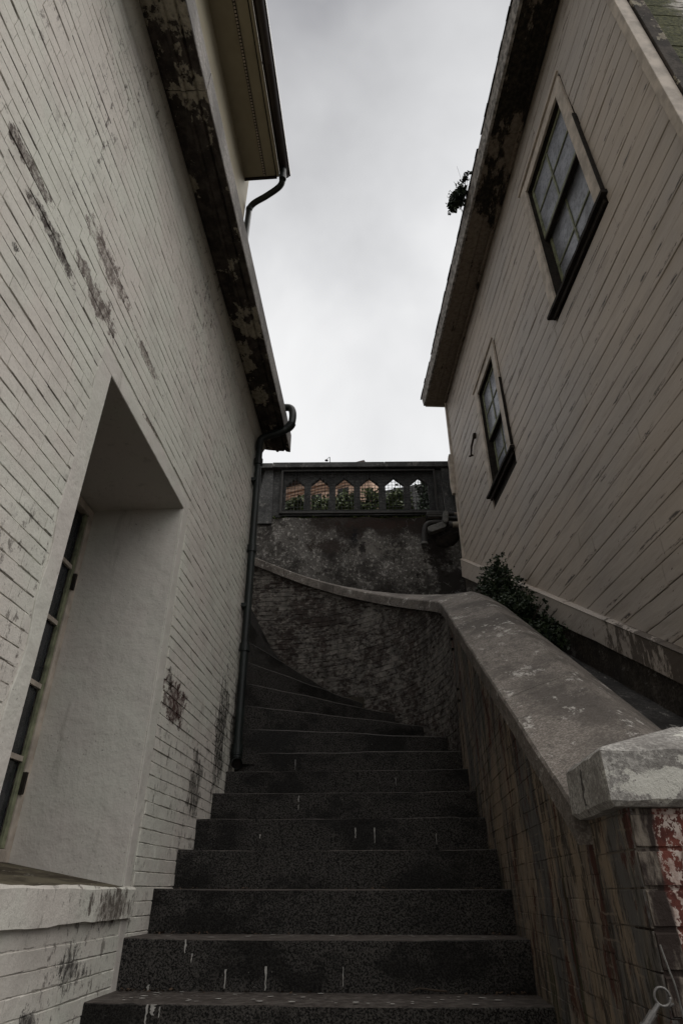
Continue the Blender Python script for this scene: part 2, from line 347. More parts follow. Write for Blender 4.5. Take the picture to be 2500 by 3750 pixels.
MP = mat_paint(); MPL = mat_plaster(); MPE = mat_peeling(); MST = mat_steps(); MSW = mat_stairwall(); MCU = mat_curved(); MFA = mat_far()
MSI = mat_siding(); MSK = mat_siding('stained_skirt_paint', True); MSO = mat_soffit(); MFC = mat_facade(); MRB = mat_redbrick()
MGR = mat_granite('cornice_edge_granite', (.16, .145, .13), (.34, .315, .29), 130, 0, (1, .35, 1))
MCO = mat_granite('coping_concrete', (.13, .11, .095), (.25, .225, .20), 130, .85)
MCA = mat_granite('pier_cap_concrete', (.26, .25, .235), (.47, .455, .43), 90, .95)
MPA = mat_granite('parapet_concrete', (.060, .060, .060), (.115, .115, .112), 60, .25)
MGL = mat_glass('frosted_window_glass', (.20, .21, .24), .3); MGD = mat_glass('dark_window_glass', (.030, .032, .038), .12)
MGP = flat('green_sash_paint', (.17, .18, .115), .6, var=.4, sc=18)
MTR = flat('window_trim_paint', (.42, .365, .31), .7, var=.25, sc=9, bump=.3)
MBK = flat('black_rotten_wood_and_shade', (.018, .014, .011), .9, var=.5, sc=20, bump=.6)  # rotten wood and dark parts, also the painted shade below upper sashes
MPI = flat('black_green_drainpipe_paint', (.006, .010, .009), .5, var=.5, sc=6, bump=.1, spec=.5)
MMG = flat('grey_painted_metal', (.115, .112, .105), .6, var=.35, sc=25, bump=.25)
MCR = flat('cream_conduit_paint', (.22, .19, .155), .6, var=.3, sc=20, bump=.3)
MDM = flat('dark_conduit_metal', (.028, .026, .024), .6, var=.4, sc=20)
MWI = flat('mesh_wire_metal', (.03, .03, .03), .6, var=.3)
MCS = flat('cream_soffit_paint', (.33, .295, .215), .7, var=.08, sc=4, bump=.05)
MGU = flat('brown_gutter_metal', (.030, .021, .018), .4, var=.2, spec=.5)
MSH = flat('roof_shingle', (.03, .028, .026), .9, var=.4, sc=20, bump=.6)
MFD = mat_granite('foundation_concrete', (.045, .036, .029), (.10, .085, .070), 60, .3)
MCH = mat_granite('channel_concrete', (.035, .032, .030), (.085, .080, .076), 70, .55)
MSTL = flat('worn_steel', (.13, .125, .12), .45, .6, var=.3, sc=40, bump=.2, spec=.5)
MEA = flat('earth', (.045, .038, .028), .95, var=.4, sc=2, bump=.6)
MPE2 = flat('peach_stucco', (.50, .34, .25), .9, var=.12, sc=3, bump=.1)
MPW = flat('barred_window_dark', (.035, .033, .033), .6)
MDR = flat('white_dropping', (.34, .33, .31), .9, var=.2, sc=60)
MLD = mat_leaf('dark_shrub_leaf', (.011, .021, .010), (.028, .045, .016))
MLB = mat_leaf('bright_bush_leaf', (.045, .075, .018), (.12, .15, .045))
MLT = mat_leaf('tree_leaf', (.008, .016, .008), (.03, .05, .02))
MWD = flat('twig_bark', (.035, .026, .019), .9, var=.4, sc=20)
MLL = flat('dead_leaf', (.05, .032, .02), .9, var=.5, sc=30)
MPN = mat_paint('white_sill_paint', True, False)

# ------------------------------------------------------------ mesh helpers
def tag(o, label=None, cat=None, group=None, kind=None):
    if label: o['label'] = label
    if cat: o['category'] = cat
    if group: o['group'] = group
    if kind: o['kind'] = kind
    return o
def thing(name, loc, label, cat, group=None):
    o = bpy.data.objects.new(name, None); o.empty_display_size = .1; o.location = loc; C.objects.link(o)
    WLOC[o.name] = Vector(loc); return tag(o, label, cat, group)
WLOC = {}
class MB:
    def __init__(s): s.v = []; s.f = []
    def hexa(s, P):
        """8 points: bottom ring 0-3, top ring 4-7"""
        b = len(s.v); s.v += [tuple(p) for p in P]
        for q in ((0, 3, 2, 1), (4, 5, 6, 7), (0, 1, 5, 4), (1, 2, 6, 5), (2, 3, 7, 6), (3, 0, 4, 7)): s.f.append(tuple(b + i for i in q))
        return s
    def box(s, fr, p0, p1, q0, q1, z0, z1):
        return s.hexa([fr(p0, q0, z0), fr(p1, q0, z0), fr(p1, q1, z0), fr(p0, q1, z0), fr(p0, q0, z1), fr(p1, q0, z1), fr(p1, q1, z1), fr(p0, q1, z1)])
    def loft(s, rings, closed=True, caps=True):
        b = len(s.v); n = len(rings[0])
        for r in rings: s.v += [tuple(p) for p in r]
        for i in range(len(rings) - 1):
            for j in range(n if closed else n - 1):
                k = (j + 1) % n; s.f.append((b + i * n + j, b + i * n + k, b + (i + 1) * n + k, b + (i + 1) * n + j))
        if caps:
            s.f.append(tuple(b + j for j in range(n))[::-1]); s.f.append(tuple(b + (len(rings) - 1) * n + j for j in range(n)))
        return s
    def tube(s, path, r, n=12, caps=True):
        path = [Vector(p) for p in path]; rings = []; up = None
        for i, p in enumerate(path):
            d = ((path[min(i + 1, len(path) - 1)] - path[max(i - 1, 0)])).normalized()
            if up is None: up = d.orthogonal().normalized()
            up = (up - d * up.dot(d)).normalized(); sd_ = d.cross(up)
            rr = r[i] if isinstance(r, (list, tuple)) else r
            rings.append([p + (up * math.cos(a) + sd_ * math.sin(a)) * rr for a in [2 * math.pi * k / n for k in range(n)]])
        return s.loft(rings, True, caps)
    def quad(s, *P):
        b = len(s.v); s.v += [tuple(p) for p in P]; s.f.append(tuple(range(b, b + len(P)))); return s
    def build(s, name, mat, parent=None, bevel=0, smooth=False, seg=2):
        off = WLOC.get(parent.name, Vector()) if parent else Vector()
        me = bpy.data.meshes.new(name); me.from_pydata([tuple(Vector(v) - off) for v in s.v], [], s.f); me.update()
        import bmesh
        bm = bmesh.new(); bm.from_mesh(me); bmesh.ops.recalc_face_normals(bm, faces=bm.faces); bm.to_mesh(me); bm.free()
        if mat: me.materials.append(mat)
        o = bpy.data.objects.new(name, me); C.objects.link(o)
        if parent: o.parent = parent; WLOC[o.name] = off
        else: WLOC[o.name] = Vector()
        if smooth:
            for p in me.polygons: p.use_smooth = True
        if bevel:
            b = o.modifiers.new('bevel', 'BEVEL'); b.width = bevel; b.segments = seg; b.limit_method = 'ANGLE'; b.angle_limit = math.radians(40)
        return o
def arc(pts, n=5):
    """smooth a polyline with Catmull-Rom"""
    P = [Vector(p) for p in pts]; P = [P[0] * 2 - P[1]] + P + [P[-1] * 2 - P[-2]]; o = []
    for i in range(1, len(P) - 2):
        for k in range(n):
            t = k / n; a, b, c, d = P[i - 1], P[i], P[i + 1], P[i + 2]
            o.append(.5 * ((2 * b) + (c - a) * t + (2 * a - 5 * b + 4 * c - d) * t * t + (3 * b - a - 3 * c + d) * t ** 3))
    o.append(P[-2]); return o
def wob(amp, seed=0): # smooth 1-D noise
    r = random.Random(seed); ph = [(r.uniform(1, 3), r.uniform(0, 6.28), r.uniform(.4, 1)) for _ in range(2)] + [(r.uniform(5, 14), r.uniform(0, 6.28), r.uniform(.15, .4)) for _ in range(3)]
    return lambda t: amp * sum(a * math.sin(f * t + p) for f, p, a in ph)

# brick kit: unit length in x, front towards +y, centred on z
def brick_variant(seed, hh, relief, depth=.03):
    r = random.Random(seed); v = []
    j = lambda a: r.uniform(-a, a)
    for y, ins in ((-depth, 0), (-relief, 0), (0, 1)):
        for x, z in ((-.5, -hh), (.5, -hh), (.5, hh), (-.5, hh)):
            ix = .005 * ins; iz = .0024 * ins
            v.append((x * (1 - 2 * ix) + j(.003), y + (j(.0012) if ins else 0), z * (1 - iz / hh) + j(.0016)))
    f = [(0, 1, 5, 4), (1, 2, 6, 5), (2, 3, 7, 6), (3, 0, 4, 7), (4, 5, 9, 8), (5, 6, 10, 9), (6, 7, 11, 10), (7, 4, 8, 11), (8, 9, 10, 11), (3, 2, 1, 0)]
    return v, f
class BrickSet:
    def __init__(s, mat, hh=.0252, relief=.004, nvar=7):
        s.var = []; s.mat = mat
        for k in range(nvar):
            v, f = brick_variant(100 + k, hh, relief); me = bpy.data.meshes.new('brick'); me.from_pydata(v, [], [t[::-1] for t in f]); me.materials.append(mat)
            import bmesh
            bm = bmesh.new(); bm.from_mesh(me); bmesh.ops.recalc_face_normals(bm, faces=bm.faces); bm.to_mesh(me); bm.free()
            s.var.append((me, v, f))
        s.items = []
    def add(s, center, ang, length): s.items.append((Vector(center), ang, length, R.randrange(len(s.var)), R.uniform(-.0012, .0012), 1.0 if R.random() < .6 else R.uniform(.955, .99)))
    def finish(s, parent, limit=290, name='brick', stuffname='brickwork'):
        s.items.sort(key=lambda t: t[0].length); mb = MB(); off = WLOC.get(parent.name, Vector())
        vis = lambda c: c.y > .15
        near = [t for t in s.items if vis(t[0])][:limit]; ids = set(map(id, near))
        for t in s.items:
            c, a, ln, k, dy, zsc = t; me, v, f = s.var[k]; M = Matrix.Translation(c) @ Matrix.Rotation(a, 4, 'Z') @ Matrix.Translation((0, dy, 0)) @ Matrix.Diagonal((ln, 1, zsc, 1))
            if id(t) in ids:
                o = bpy.data.objects.new(name, me); o.matrix_local = Matrix.Translation(-off) @ M; C.objects.link(o); o.parent = parent
            else:
                b = len(mb.v); mb.v += [tuple(M @ Vector(x)) for x in v]; mb.f += [tuple(b + i for i in q) for q in f]
        if mb.v: tag(mb.build(stuffname, s.mat, parent), kind='stuff')
def course(k, x0, x1, holes, gap=.006, L_=.165):
    """lengths of one course between x0 and x1 minus holes"""
    out_ = []; hdr = (k % 4 == 2); ln = L_ / 2 if hdr else L_
    x = x0 - R.uniform(.2, .8) * 0 - (ln / 2 if k % 2 else 0); cuts = []
    while x < x1:
        l_ = ln * R.uniform(.94, 1.06)
        if not hdr and R.random() < .12: l_ = L_ * .5
        cuts.append((x, x + l_)); x += l_
    for a, b in cuts:
        seg = [(max(a, x0), min(b, x1))]
        for h0, h1 in holes:
            ns = []
            for u, v in seg:
                if v <= h0 or u >= h1: ns.append((u, v)); continue
                if u < h0: ns.append((u, h0))
                if v > h1: ns.append((h1, v))
            seg = ns
        for u, v in seg:
            if v - u > .022: out_.append(((u + v) / 2, v - u - gap))
    return out_
CH = .055

# ================================================================ GROUND, TERRAIN
g = MB().quad((-600, -600, -2.05), (600, -600, -2.05), (600, 600, -2.05), (-600, 600, -2.05)).build('ground', MEA); g['kind'] = 'structure'
t_ = MB()   # upper ground behind the retaining wall, rising to the hill
prof = [(7.62, 4.34), (9.5, 4.36), (12, 5.2), (25, 13.), (40, 22.5), (52, 29), (75, 36), (120, 38), (260, 10), (300, -2.0)]
rings = []
for X in (-70, -40, -20, -10, -5, 0, 5, 10, 20, 40, 70):
    rings.append([(X, y, z if abs(X) < 60 else -2.0) for y, z in prof] + [(X, 300, -2.04), (X, 7.62, -2.04)])
t_.loft(rings).build('hill_terrain', MEA, smooth=False)['kind'] = 'structure'

# ================================================================ LEFT PAINTED BRICK BUILDING
LB = thing('brick_building', S(-2.5, 3.0, -1.9), 'white painted brick building with a deep recessed window, left of the stairs', 'building')
O0, O1, OZ0, OZ1, OD = 1.822, 2.868, .015, 1.835, .52          # opening along q, in z, depth
BK = WL - .0042
wallm = MB()
wallm.box(S, -5, BK, -4, O0, -2.0, 3.62); wallm.box(S, -5, BK, O1, 4.648, -2.0, 3.62)
wallm.box(S, -5, BK, O0, O1, OZ1 + .002, 3.62); wallm.box(S, -5, BK, O0, O1, -2.0, -.09)
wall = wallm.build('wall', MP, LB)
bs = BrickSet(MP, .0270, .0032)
band = .10
k0 = int(-2.0 / CH) - 1
for k in range(k0, int(3.60 / CH)):
    z0 = k * CH + .020; zc = z0 + CH / 2
    if zc > 3.585: continue
    qmin = -1.6 if True else 0
    holes = []
    if -.09 - .03 < zc < OZ1 + band: holes = [(O0 - band, O1 + band)] if zc > .0 else [(O0 - 1.0, O1 + .03)]
    if zc < 0 and zc > -.12: holes = [(O0 - .4, O1 + .03)]
    for qc, ln in course(k, qmin, 4.646, holes, gap=.0008):
        # skip what lies inside the stairs
        i_ = (qc - 2.666) / .2893
        if zc < zs(i_) - .35: continue
        bs.add(S(WL, qc, zc + .003 * math.sin(qc * 1.9 + zc * 1.3) + .0016 * math.sin(qc * 5.1 + zc * 3.7)), SROT - math.pi / 2, ln)
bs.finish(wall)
# plaster band round the opening (hand trowelled edge)
def band_piece(p0, p1, q0, q1, z0, z1): return MB().box(S, p0, p1, q0, q1, z0, z1)
sur = MB(); sf = WL + .0015
w1 = wob(.010, 5); w2 = wob(.012, 6)
def strip(fn_in, fn_out, n, vert=True):
    rg = []
    for i in range(n + 1):
        t = i / n; a = fn_in(t); b = fn_out(t)
        rg.append([S(BK - .02, a[0], a[1]), S(sf, a[0], a[1]), S(sf, b[0], b[1]), S(BK - .02, b[0], b[1])])
    sur.loft(rg)
zl = lambda t: .013 + t * (OZ1 - .013 + .0)
strip(lambda t: (O1, zl(t)), lambda t: (O1 + .085 + w1(t * 3), zl(t)), 26)
strip(lambda t: (O0, zl(t)), lambda t: (O0 - .095 + w2(t * 3), zl(t)), 26)
strip(lambda t: (O0 - .095 + w2(3) + t * (O1 - O0 + .18), OZ1), lambda t: (O0 - .095 + w2(3) + t * (O1 - O0 + .18), OZ1 + .085 + w1(5 + t * 4)), 22)
sur.build('window_surround', MPL, LB, bevel=.003)
# lower right plaster return next to the sill
MB().box(S, BK - .02, sf, O1 + .032, O1 + .10, -.34, .0125).build('window_surround', MPL, LB, bevel=.004)
# reveal: jambs, head
rv = MB()
rv.box(S, WL - OD - .06, BK - .004, O1 - .003, O1 + .05, OZ0 - .1, OZ1 + .05)
rv.build('reveal', MPL, LB); rv = MB()
rv.box(S, WL - OD - .06, BK - .004, O0 - .05, O0 + .003, OZ0 - .1, OZ1 + .05)
rv.build('reveal', MPL, LB)
rv = MB().hexa([S(WL - OD - .06, O0, OZ1 - .002), S(sf - .003, O0, OZ1 - .002), S(sf - .003, O1, OZ1 - .002), S(WL - OD - .06, O1, OZ1 - .002),
          S(WL - OD - .06, O0, OZ1 + .03), S(BK - .004, O0, OZ1 + .03), S(BK - .004, O1, OZ1 + .03), S(WL - OD - .06, O1, OZ1 + .03)])
rv.build('lintel_soffit', MPL, LB)
# sloping sill
msil = Mat('weathered_brown_sill', .8, .3)
sc_ = msil.mix(msil.step(msil.noise(9, 6, .7, stretch=(1, .35, 1)), .4, .62), (.028, .020, .010), (.10, .085, .055))
sc_ = msil.mix(msil.step(msil.noise(30, 5, .7, stretch=(1, .3, 1)), .64, .68), sc_, (.30, .28, .24))
msil.done(sc_, msil.bump(msil.noise(30, 5, .7, stretch=(1, .3, 1)), .6, .005))
MB().hexa([S(WL - OD, O0 - .05, -.05), S(WL + .010, O0 - .95, -.05), S(WL + .010, O1 - .002, -.05), S(WL - OD, O1 - .002, -.05),
           S(WL - OD, O0 - .05, .105), S(WL + .006, O0 - .95, .016), S(WL + .006, O1 - .002, .016), S(WL - OD, O1 - .002, .105)]).build('sill_top', msil.m, LB, bevel=.004)
rg = []; wbs = wob(.0025, 9)
for i in range(31):
    q = 1.0 + i / 30 * (2.972 - 1.0)
    rg.append([S(BK - .03, q, -.092), S(WL + .017 + wbs(q * 3), q, -.092 + wbs(q * 5)), S(WL + .015 + wbs(q * 2), q, .008 + wbs(q * 7)), S(WL + .006, q, .0175 + wbs(q * 4)), S(BK - .03, q, .012)])
MB().loft(rg).build('sill', MPN, LB)
# window deep in the reveal
wp = WL - OD
wf = MB()
wf.box(S, wp - .06, wp + .012, O1 - .046, O1 - .001, .10, OZ1 - .012); wf.box(S, wp - .06, wp + .012, O0 + .001, O0 + .046, .10, OZ1 - .012)
wf.box(S, wp - .06, wp + .012, O0 + .047, O1 - .047, OZ1 - .06, OZ1 - .012); wf.box(S, wp - .06, wp + .012, O0 + .047, O1 - .047, .102, .15)
win = wf.build('window', MTR, LB, bevel=.004)
MB().box(S, wp - .012, wp + .004, O1 - .075, O1 - .048, .152, OZ1 - .062).build('sash_stile', MGP, win, bevel=.002)
MB().box(S, wp - .012, wp + .004, O0 + .048, O0 + .075, .152, OZ1 - .062).build('sash_stile', MGP, win, bevel=.002)
mq = (O0 + O1) / 2
MB().box(S, wp - .012, wp + .003, mq - .02, mq + .02, .152, OZ1 - .062).build('mullion', MGP, win, bevel=.002)
for z in (1.445, 1.135, .82, .50):
    for a, b in ((O0 + .076, mq - .021), (mq + .021, O1 - .076)):
        MB().box(S, wp - .010, wp + .002, a, b, z - .011, z + .011).build('glazing_bar', MTR, win)
zz = [.152, .50, .82, 1.135, 1.445, OZ1 - .062]
for i in range(5):
    for a, b in ((O0 + .076, mq - .021), (mq + .021, O1 - .076)):
        MB().box(S, wp - .022, wp - .016, a, b, zz[i] + (.012 if i else 0), zz[i + 1] - .012).build('pane', MGD, win)
for z in (1.33, .36): MB().box(S, wp + .004, wp + .022, O1 - .052, O1 - .036, z, z + .09).build('hinge', MBK, win)
MB().box(S, wp - .09, wp - .06, O0 - .05, O1 + .05, 0, OZ1 + .05).build('window_back', MBK, LB)
# cornice
segs = [-4.0, -.4, 1.55, 3.35, 4.70]
CPo = WL + .27
for si in range(len(segs) - 1):
    a, b = segs[si] + .003, segs[si + 1] - .003
    n = max(8, int((b - a) / .08)); rg = []; we = wob(.0035, 20 + si); wf2 = wob(.006, 40 + si)
    for i in range(n + 1):
        q = a + (b - a) * i / n; e_ = we(q * 6) * .08; g_ = wf2(q * 4) * .5
        rg.append([S(x, q, z) for x, z in ((WL - .40, 3.66), (WL - .012, 3.655), (WL + .006, 3.645 + g_), (WL + .055, 3.632 + g_ * .6), (WL + .125, 3.622 + g_ * .3), (WL + .135, 3.606), (WL + .152, 3.604 + e_), (WL + .160, 3.616),
                   (WL + .205, 3.611 + e_), (WL + .215, 3.625), (WL + .228, 3.606), (CPo - .004, 3.596 + e_), )] + [S(CPo + e_, q, 3.603 + e_), S(CPo + e_ * .5, q, 3.80), S(CPo - .006, q, 3.808), S(WL - .40, q, 3.84)])
    mb = MB().loft(rg); o = mb.build('cornice', MPE, LB)
    o.data.materials.append(MGR); m_ = 16
    for p in o.data.polygons:
        nn = p.normal
        if nn.dot(Vector((c4, -s4, 0))) > .85: p.material_index = 1
# curved cove between wall and cornice
rg = []
for i in range(60):
    q = -4 + 8.648 * i / 59
    rg.append([S(BK - .01, q, 3.50), S(WL + .001, q, 3.50), S(WL + .012, q, 3.57), S(WL + .04, q, 3.625), S(BK - .01, q, 3.64)])
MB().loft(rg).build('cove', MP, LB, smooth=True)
# set back upper storey with its eave
UP = -1.29
MB().box(S, -5, UP, -4, 3.80, 3.70, 6.75).build('upper_wall', MCS, LB)
MB().box(S, -5, UP + .03, -4, 4.648, 3.625, 3.70).build('upper_floor_slab', MGR, LB)
ev = MB().box(S, UP - .1, -.945, -4, 3.655, 6.50, 6.53)
ev.build('eave_soffit', MCS, LB)
MB().box(S, -1.085, -1.060, -4, 3.64, 6.488, 6.499).build('soffit_vent', MBK, LB)
vb = MB()
for k in range(150):
    q = -.4 + k * .027
    vb.box(S, -1.081, -1.064, q, q + .016, 6.480, 6.487)
tag(vb.build('vent_slot', MTR, LB), kind='stuff')
MB().box(S, -.955, -.945, -4, 3.65, 6.486, 6.499).build('eave_drip_joint', MBK, LB)
MB().box(S, -.944, -.922, -4, 3.665, 6.487, 6.66).build('fascia', MCS, LB)
MB().box(S, UP - .1, -.945, 3.656, 3.675, 6.47, 6.7).build('barge_board', MBK, LB)
rg = []
for q in (-4, -2.9, -2.88, -1.1, -1.08, .8, .803, .82, 2.62, 2.623, 2.64, 3.70):
    bump_ = .003 if q in (-2.9, -1.1, .803, 2.623) else 0
    r_ = .052 + bump_
    rg.append([S(-.868 + r_ * math.cos(a), q, 6.56 + r_ * math.sin(a)) for a in [math.pi + math.pi * k / 12 for k in range(13)]] + [S(-.868 + (r_ - .006) * math.cos(a), q, 6.56 + (r_ - .006) * math.sin(a)) for a in [2 * math.pi - math.pi * k / 12 for k in range(13)]])
MB().loft(rg).build('gutter', MGU, LB, smooth=True)
MB().box(S, -.822, -.806, -4, 3.70, 6.545, 6.60).build('gutter_lip', MGU, LB)
rf = MB().hexa([S(-.93, -4, 6.665), S(-.93, 3.7, 6.665), S(-4.5, 3.7, 8.0), S(-4.5, -4, 8.0), S(-.93, -4, 6.70), S(-.93, 3.7, 6.70), S(-4.5, 3.7, 8.05), S(-4.5, -4, 8.05)])
rf.build('roof', MSH, LB)

# upper swan neck downpipe
UPI = thing('downpipe', S(-1.2, 3.72, 3.72), 'dark green swan neck downpipe leaving the end of the high brown gutter', 'drainpipe')
pth = arc([S(-.868, 3.60, 6.51), S(-.872, 3.63, 6.40), S(-.91, 3.68, 6.335), S(-1.06, 3.75, 6.295), S(-1.20, 3.80, 6.26), S(-1.255, 3.83, 6.19), S(-1.258, 3.84, 6.0), S(-1.258, 3.84, 3.75)], 6)
MB().tube(pth, .032, 12).build('pipe', MPI, UPI, smooth=True)
for z in (6.42,): MB().tube([S(-.869, 3.61, z), S(-.871, 3.62, z - .06)], .038, 12).build('collar', MPI, UPI, smooth=False)

# main drainpipe at the corner
DP = thing('drainpipe', S(-1.04, 4.49, .70), 'black green drainpipe down the far corner of the white brick building, elbow round the cornice', 'drainpipe')
bot = Vector(S(-1.045, 4.485, .80)); topv = Vector(S(-1.045, 4.365, 3.38))
MB().tube([bot, bot.lerp(topv, .5), topv], .031, 14, False).build('pipe', MPI, DP, smooth=True)
nk = arc([topv, S(-1.045, 4.36, 3.46), S(-1.01, 4.355, 3.515), S(-.86, 4.345, 3.56), S(-.775, 4.34, 3.62), S(-.755, 4.34, 3.70), S(-.758, 4.34, 3.79), S(-.785, 4.34, 3.84), S(-.86, 4.34, 3.85)], 6)
MB().tube(nk, .034, 14).build('elbow', MPI, DP, smooth=True)
for t in (.02, .30, .62, .95): 
    c = bot.lerp(topv, t); d = (topv - bot).normalized(); MB().tube([c - d * .03, c + d * .03], .0395, 14).build('collar', MPI, DP)
for k in range(5):
    i = 22 + k * 1; c = nk[i]; d = (nk[i + 1] - nk[i - 1]).normalized(); MB().tube([c - d * .003, c + d * .003], .041, 14).build('ridge', MPI, DP)
for k in range(4):
    c = bot + Vector((0, 0, .05 - k * .018)); MB().tube([c - Vector((0, 0, .004)), c + Vector((0, 0, .004))], .041, 14).build('ridge', MPI, DP)
shoe = arc([bot + Vector((0, 0, .01)), bot - Vector((0, 0, .035)), bot + Vector(S(.02, -.05, -.055))], 4)
MB().tube(shoe, .037, 14, False).build('outlet', MPI, DP, smooth=True)
MB().tube([bot + Vector(S(.006, -.012, -.046)), bot + Vector(S(.008, -.016, -.047))], .033, 14).build('outlet_mouth', MBK, DP)
for z in (1.9, 3.05):
    t = (z - bot.z) / (topv.z - bot.z); c = bot.lerp(topv, t)
    MB().hexa([Vector(c) + Vector(S(a, b, d_)) for d_ in (-.015, .015) for a, b in ((-.05, -.045), (-.005, -.045), (-.005, .045), (-.05, .045))]).build('bracket', MPI, DP)

# ================================================================ STAIRCASE
ST = thing('staircase', S(-.28, 1.0, -1.9), 'dark speckled granite stairs climbing and winding left behind the white building', 'stairs')
def step_mesh(i):
    z1 = zs(i); q0 = qs(i); rg = []; we = wob(.0028, 60 + i); n = 26
    for k in range(n + 1):
        t = k / n; p = WL - .02 + (WR - WL + .04) * t
        wear = -.006 * math.exp(-((t - .5) / .28) ** 2) + we(t * 6) * .6; fw = we(t * 9 + 3)
        pts = [(q0 + .002, z1 - HR - .09), (q0 + .001 + fw * .5, z1 - .05), (q0 + fw, z1 - .007), (q0 + .002 + fw, z1 - .002 + wear), (q0 + .006, z1 + wear), (q0 + .15, z1 + wear * .7), (q0 + .2893 + .05, z1), (q0 + .34, z1 - HR - .09)]
        rg.append([S(p, a, b) for a, b in pts])
    return MB().loft(rg)
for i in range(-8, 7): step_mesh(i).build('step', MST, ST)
# landing at the bottom
MB().box(S, WL - .02, WR + .02, -3.5, qs(-8) + .1, -2.04, zs(-9)).build('landing', MST, ST)
ANG = [0, 15.3, 29.7, 43.6, 57.2, 70.5, 84, 97]
def cp(r, a, z, pc=-1.085): return S(pc + r * math.cos(math.radians(a)), PQ + r * math.sin(math.radians(a)), z)
for n in range(7, 14):
    a0 = ANG[n - 7]; a1 = ANG[n - 6] + 6; z1 = zs(n); z0 = z1 - HR - .08
    rg = []; we = wob(.003, 90 + n)
    ro = RC + .03
    # rings along the radius at nosing; body as fan
    m = MB(); nose = []; m_seg = 14
    for k in range(m_seg + 1):
        r = .02 + (ro - .02) * k / m_seg
        nose.append((r, we(r * 6)))
    # riser
    for (r0, w0), (r1, w1_) in zip(nose[:-1], nose[1:]):
        if n == 7:
            f = lambda r, z, o=0: S(-1.085 + r, qs(7) + o, z)
        else:
            f = lambda r, z, o=0: cp(r, a0 + math.degrees(o / max(r, .15)), z)
        m.quad(f(r0, z0), f(r1, z0), f(r1, z1 - .008 + w1_), f(r0, z1 - .008 + w0))
        m.quad(f(r0, z1 - .008 + w0), f(r1, z1 - .008 + w1_), f(r1, z1 + w1_, .008), f(r0, z1 + w0, .008))
        if n == 7: m.quad(f(r0, z1 + w0, .008), f(r1, z1 + w1_, .008), cp(r1, a1, z1), cp(r0, a1, z1))
        else: m.quad(f(r0, z1 + w0, .008), f(r1, z1 + w1_, .008), cp(r1, a1, z1), cp(r0, a1, z1))
    for k in range(6):
        b0 = a0 + (a1 - a0) * k / 6; b1 = a0 + (a1 - a0) * (k + 1) / 6
        m.quad(cp(ro, b0, z0), cp(ro, b1, z0), cp(ro, b1, z1), cp(ro, b0, z1))
        m.quad(cp(.02, b0, z0), cp(ro, b0, z0), cp(ro, b1, z0))
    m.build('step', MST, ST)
for n in range(14, 20):
    p1 = -1.085 - .02 - min(n - 14, 3) * .15 - max(0, n - 17) * .2893
    MB().box(S, p1 - .34, p1, PQ, PQ + RC + .03, zs(n) - HR - .08, zs(n)).build('step', MST, ST)
# white droppings running down the risers: thin crusts
dm = MB()
def dropping(i, p, zt, ln, wd, seed):
    r = random.Random(seed); q = qs(i) - .0025; z1 = zs(i); n = 7; L_, R_ = [], []
    for k in range(n + 1):
        t = k / n; ww = wd * (1 - .5 * t) * r.uniform(.45, 1.1); dx = r.uniform(-.2, .2) * wd
        L_.append(S(p - ww / 2 + dx, q, z1 - zt - ln * t)); R_.append(S(p + ww / 2 + dx, q, z1 - zt - ln * t))
    for k in range(n): dm.quad(L_[k], R_[k], R_[k + 1], L_[k + 1])
for a in ((0, -.86, .004, .055, .010, 1), (0, -.84, .004, .03, .022, 2), (0, -.815, .01, .03, .006, 3), (1, -.83, .004, .045, .010, 4), (1, -.80, .05, .03, .006, 5), (1, -.66, .10, .06, .009, 6),
          (1, -.50, .09, .075, .012, 7), (1, -.96, .15, .02, .014, 8), (1, -.20, .09, .06, .005, 9), (4, -.19, .05, .05, .007, 10), (4, -.085, .05, .075, .007, 11), (4, .25, .08, .05, .004, 12),
          (5, -.55, .02, .035, .009, 13), (5, -.55, .07, .03, .006, 14), (7, -.66, .05, .07, .004, 15), (4, -.72, .08, .02, .008, 17), (0, -.60, .06, .04, .004, 18), (6, .05, .05, .05, .004, 19)): dropping(*a)
r = random.Random(3)
for k in range(90):
    i = r.choice((0, 0, 0, 1, 1, 2)); p = r.uniform(-1.0, .45); q = qs(i) + r.uniform(.02, .27) ; a = r.uniform(.002, .012) ; z = zs(i) + .0015
    dm.quad(*[S(p + a * 1.6 * math.cos(t) * r.uniform(.6, 1), q + a * math.sin(t) * r.uniform(.6, 1), z) for t in (0, 1, 2, 3, 4, 5)])
tag(dm.build('bird_dropping', MDR, ST), kind='stuff')
# litter: dead leaves at the backs of treads
lit = MB()
for k in range(420):
    i = r.choice((-1, 0, 0, 1, 1, 2, 3, 4, 5)); side = r.random()
    p = WL + abs(r.gauss(0, .22)) if side < .4 else (WR - abs(r.gauss(0, .12)) if side < .65 else r.uniform(WL, WR))
    if not WL + .01 < p < WR - .01: continue
    q = qs(i + 1) - abs(r.gauss(0, .014)) - .004; a = r.uniform(.004, .012); z = zs(i) + r.uniform(.001, .009); ph = r.uniform(0, 6.28)
    c = Vector(S(p, q, z)); u = Vector((math.cos(ph), math.sin(ph), r.uniform(-.5, .7))) * a; v = Vector((-math.sin(ph), math.cos(ph), r.uniform(-.5, .7))) * a * .5
    lit.quad(c - u, c + v, c + u, c - v)
tag(lit.build('dead_leaf_litter', MLL), 'dead leaf litter along the backs of the lower dark stone treads', 'litter', kind='stuff')
tw = thing('fallen_twig', S(-.0, 2.75, zs(0)), 'thin dark twig lying on the lowest visible tread', 'twig')
MB().tube(arc([S(.06, 2.915, zs(0) + .012), S(.09, 2.93, zs(0) + .018), S(.14, 2.925, zs(0) + .014), S(.19, 2.93, zs(0) + .010)], 4), .0035, 6).build('stick', MWD, tw)

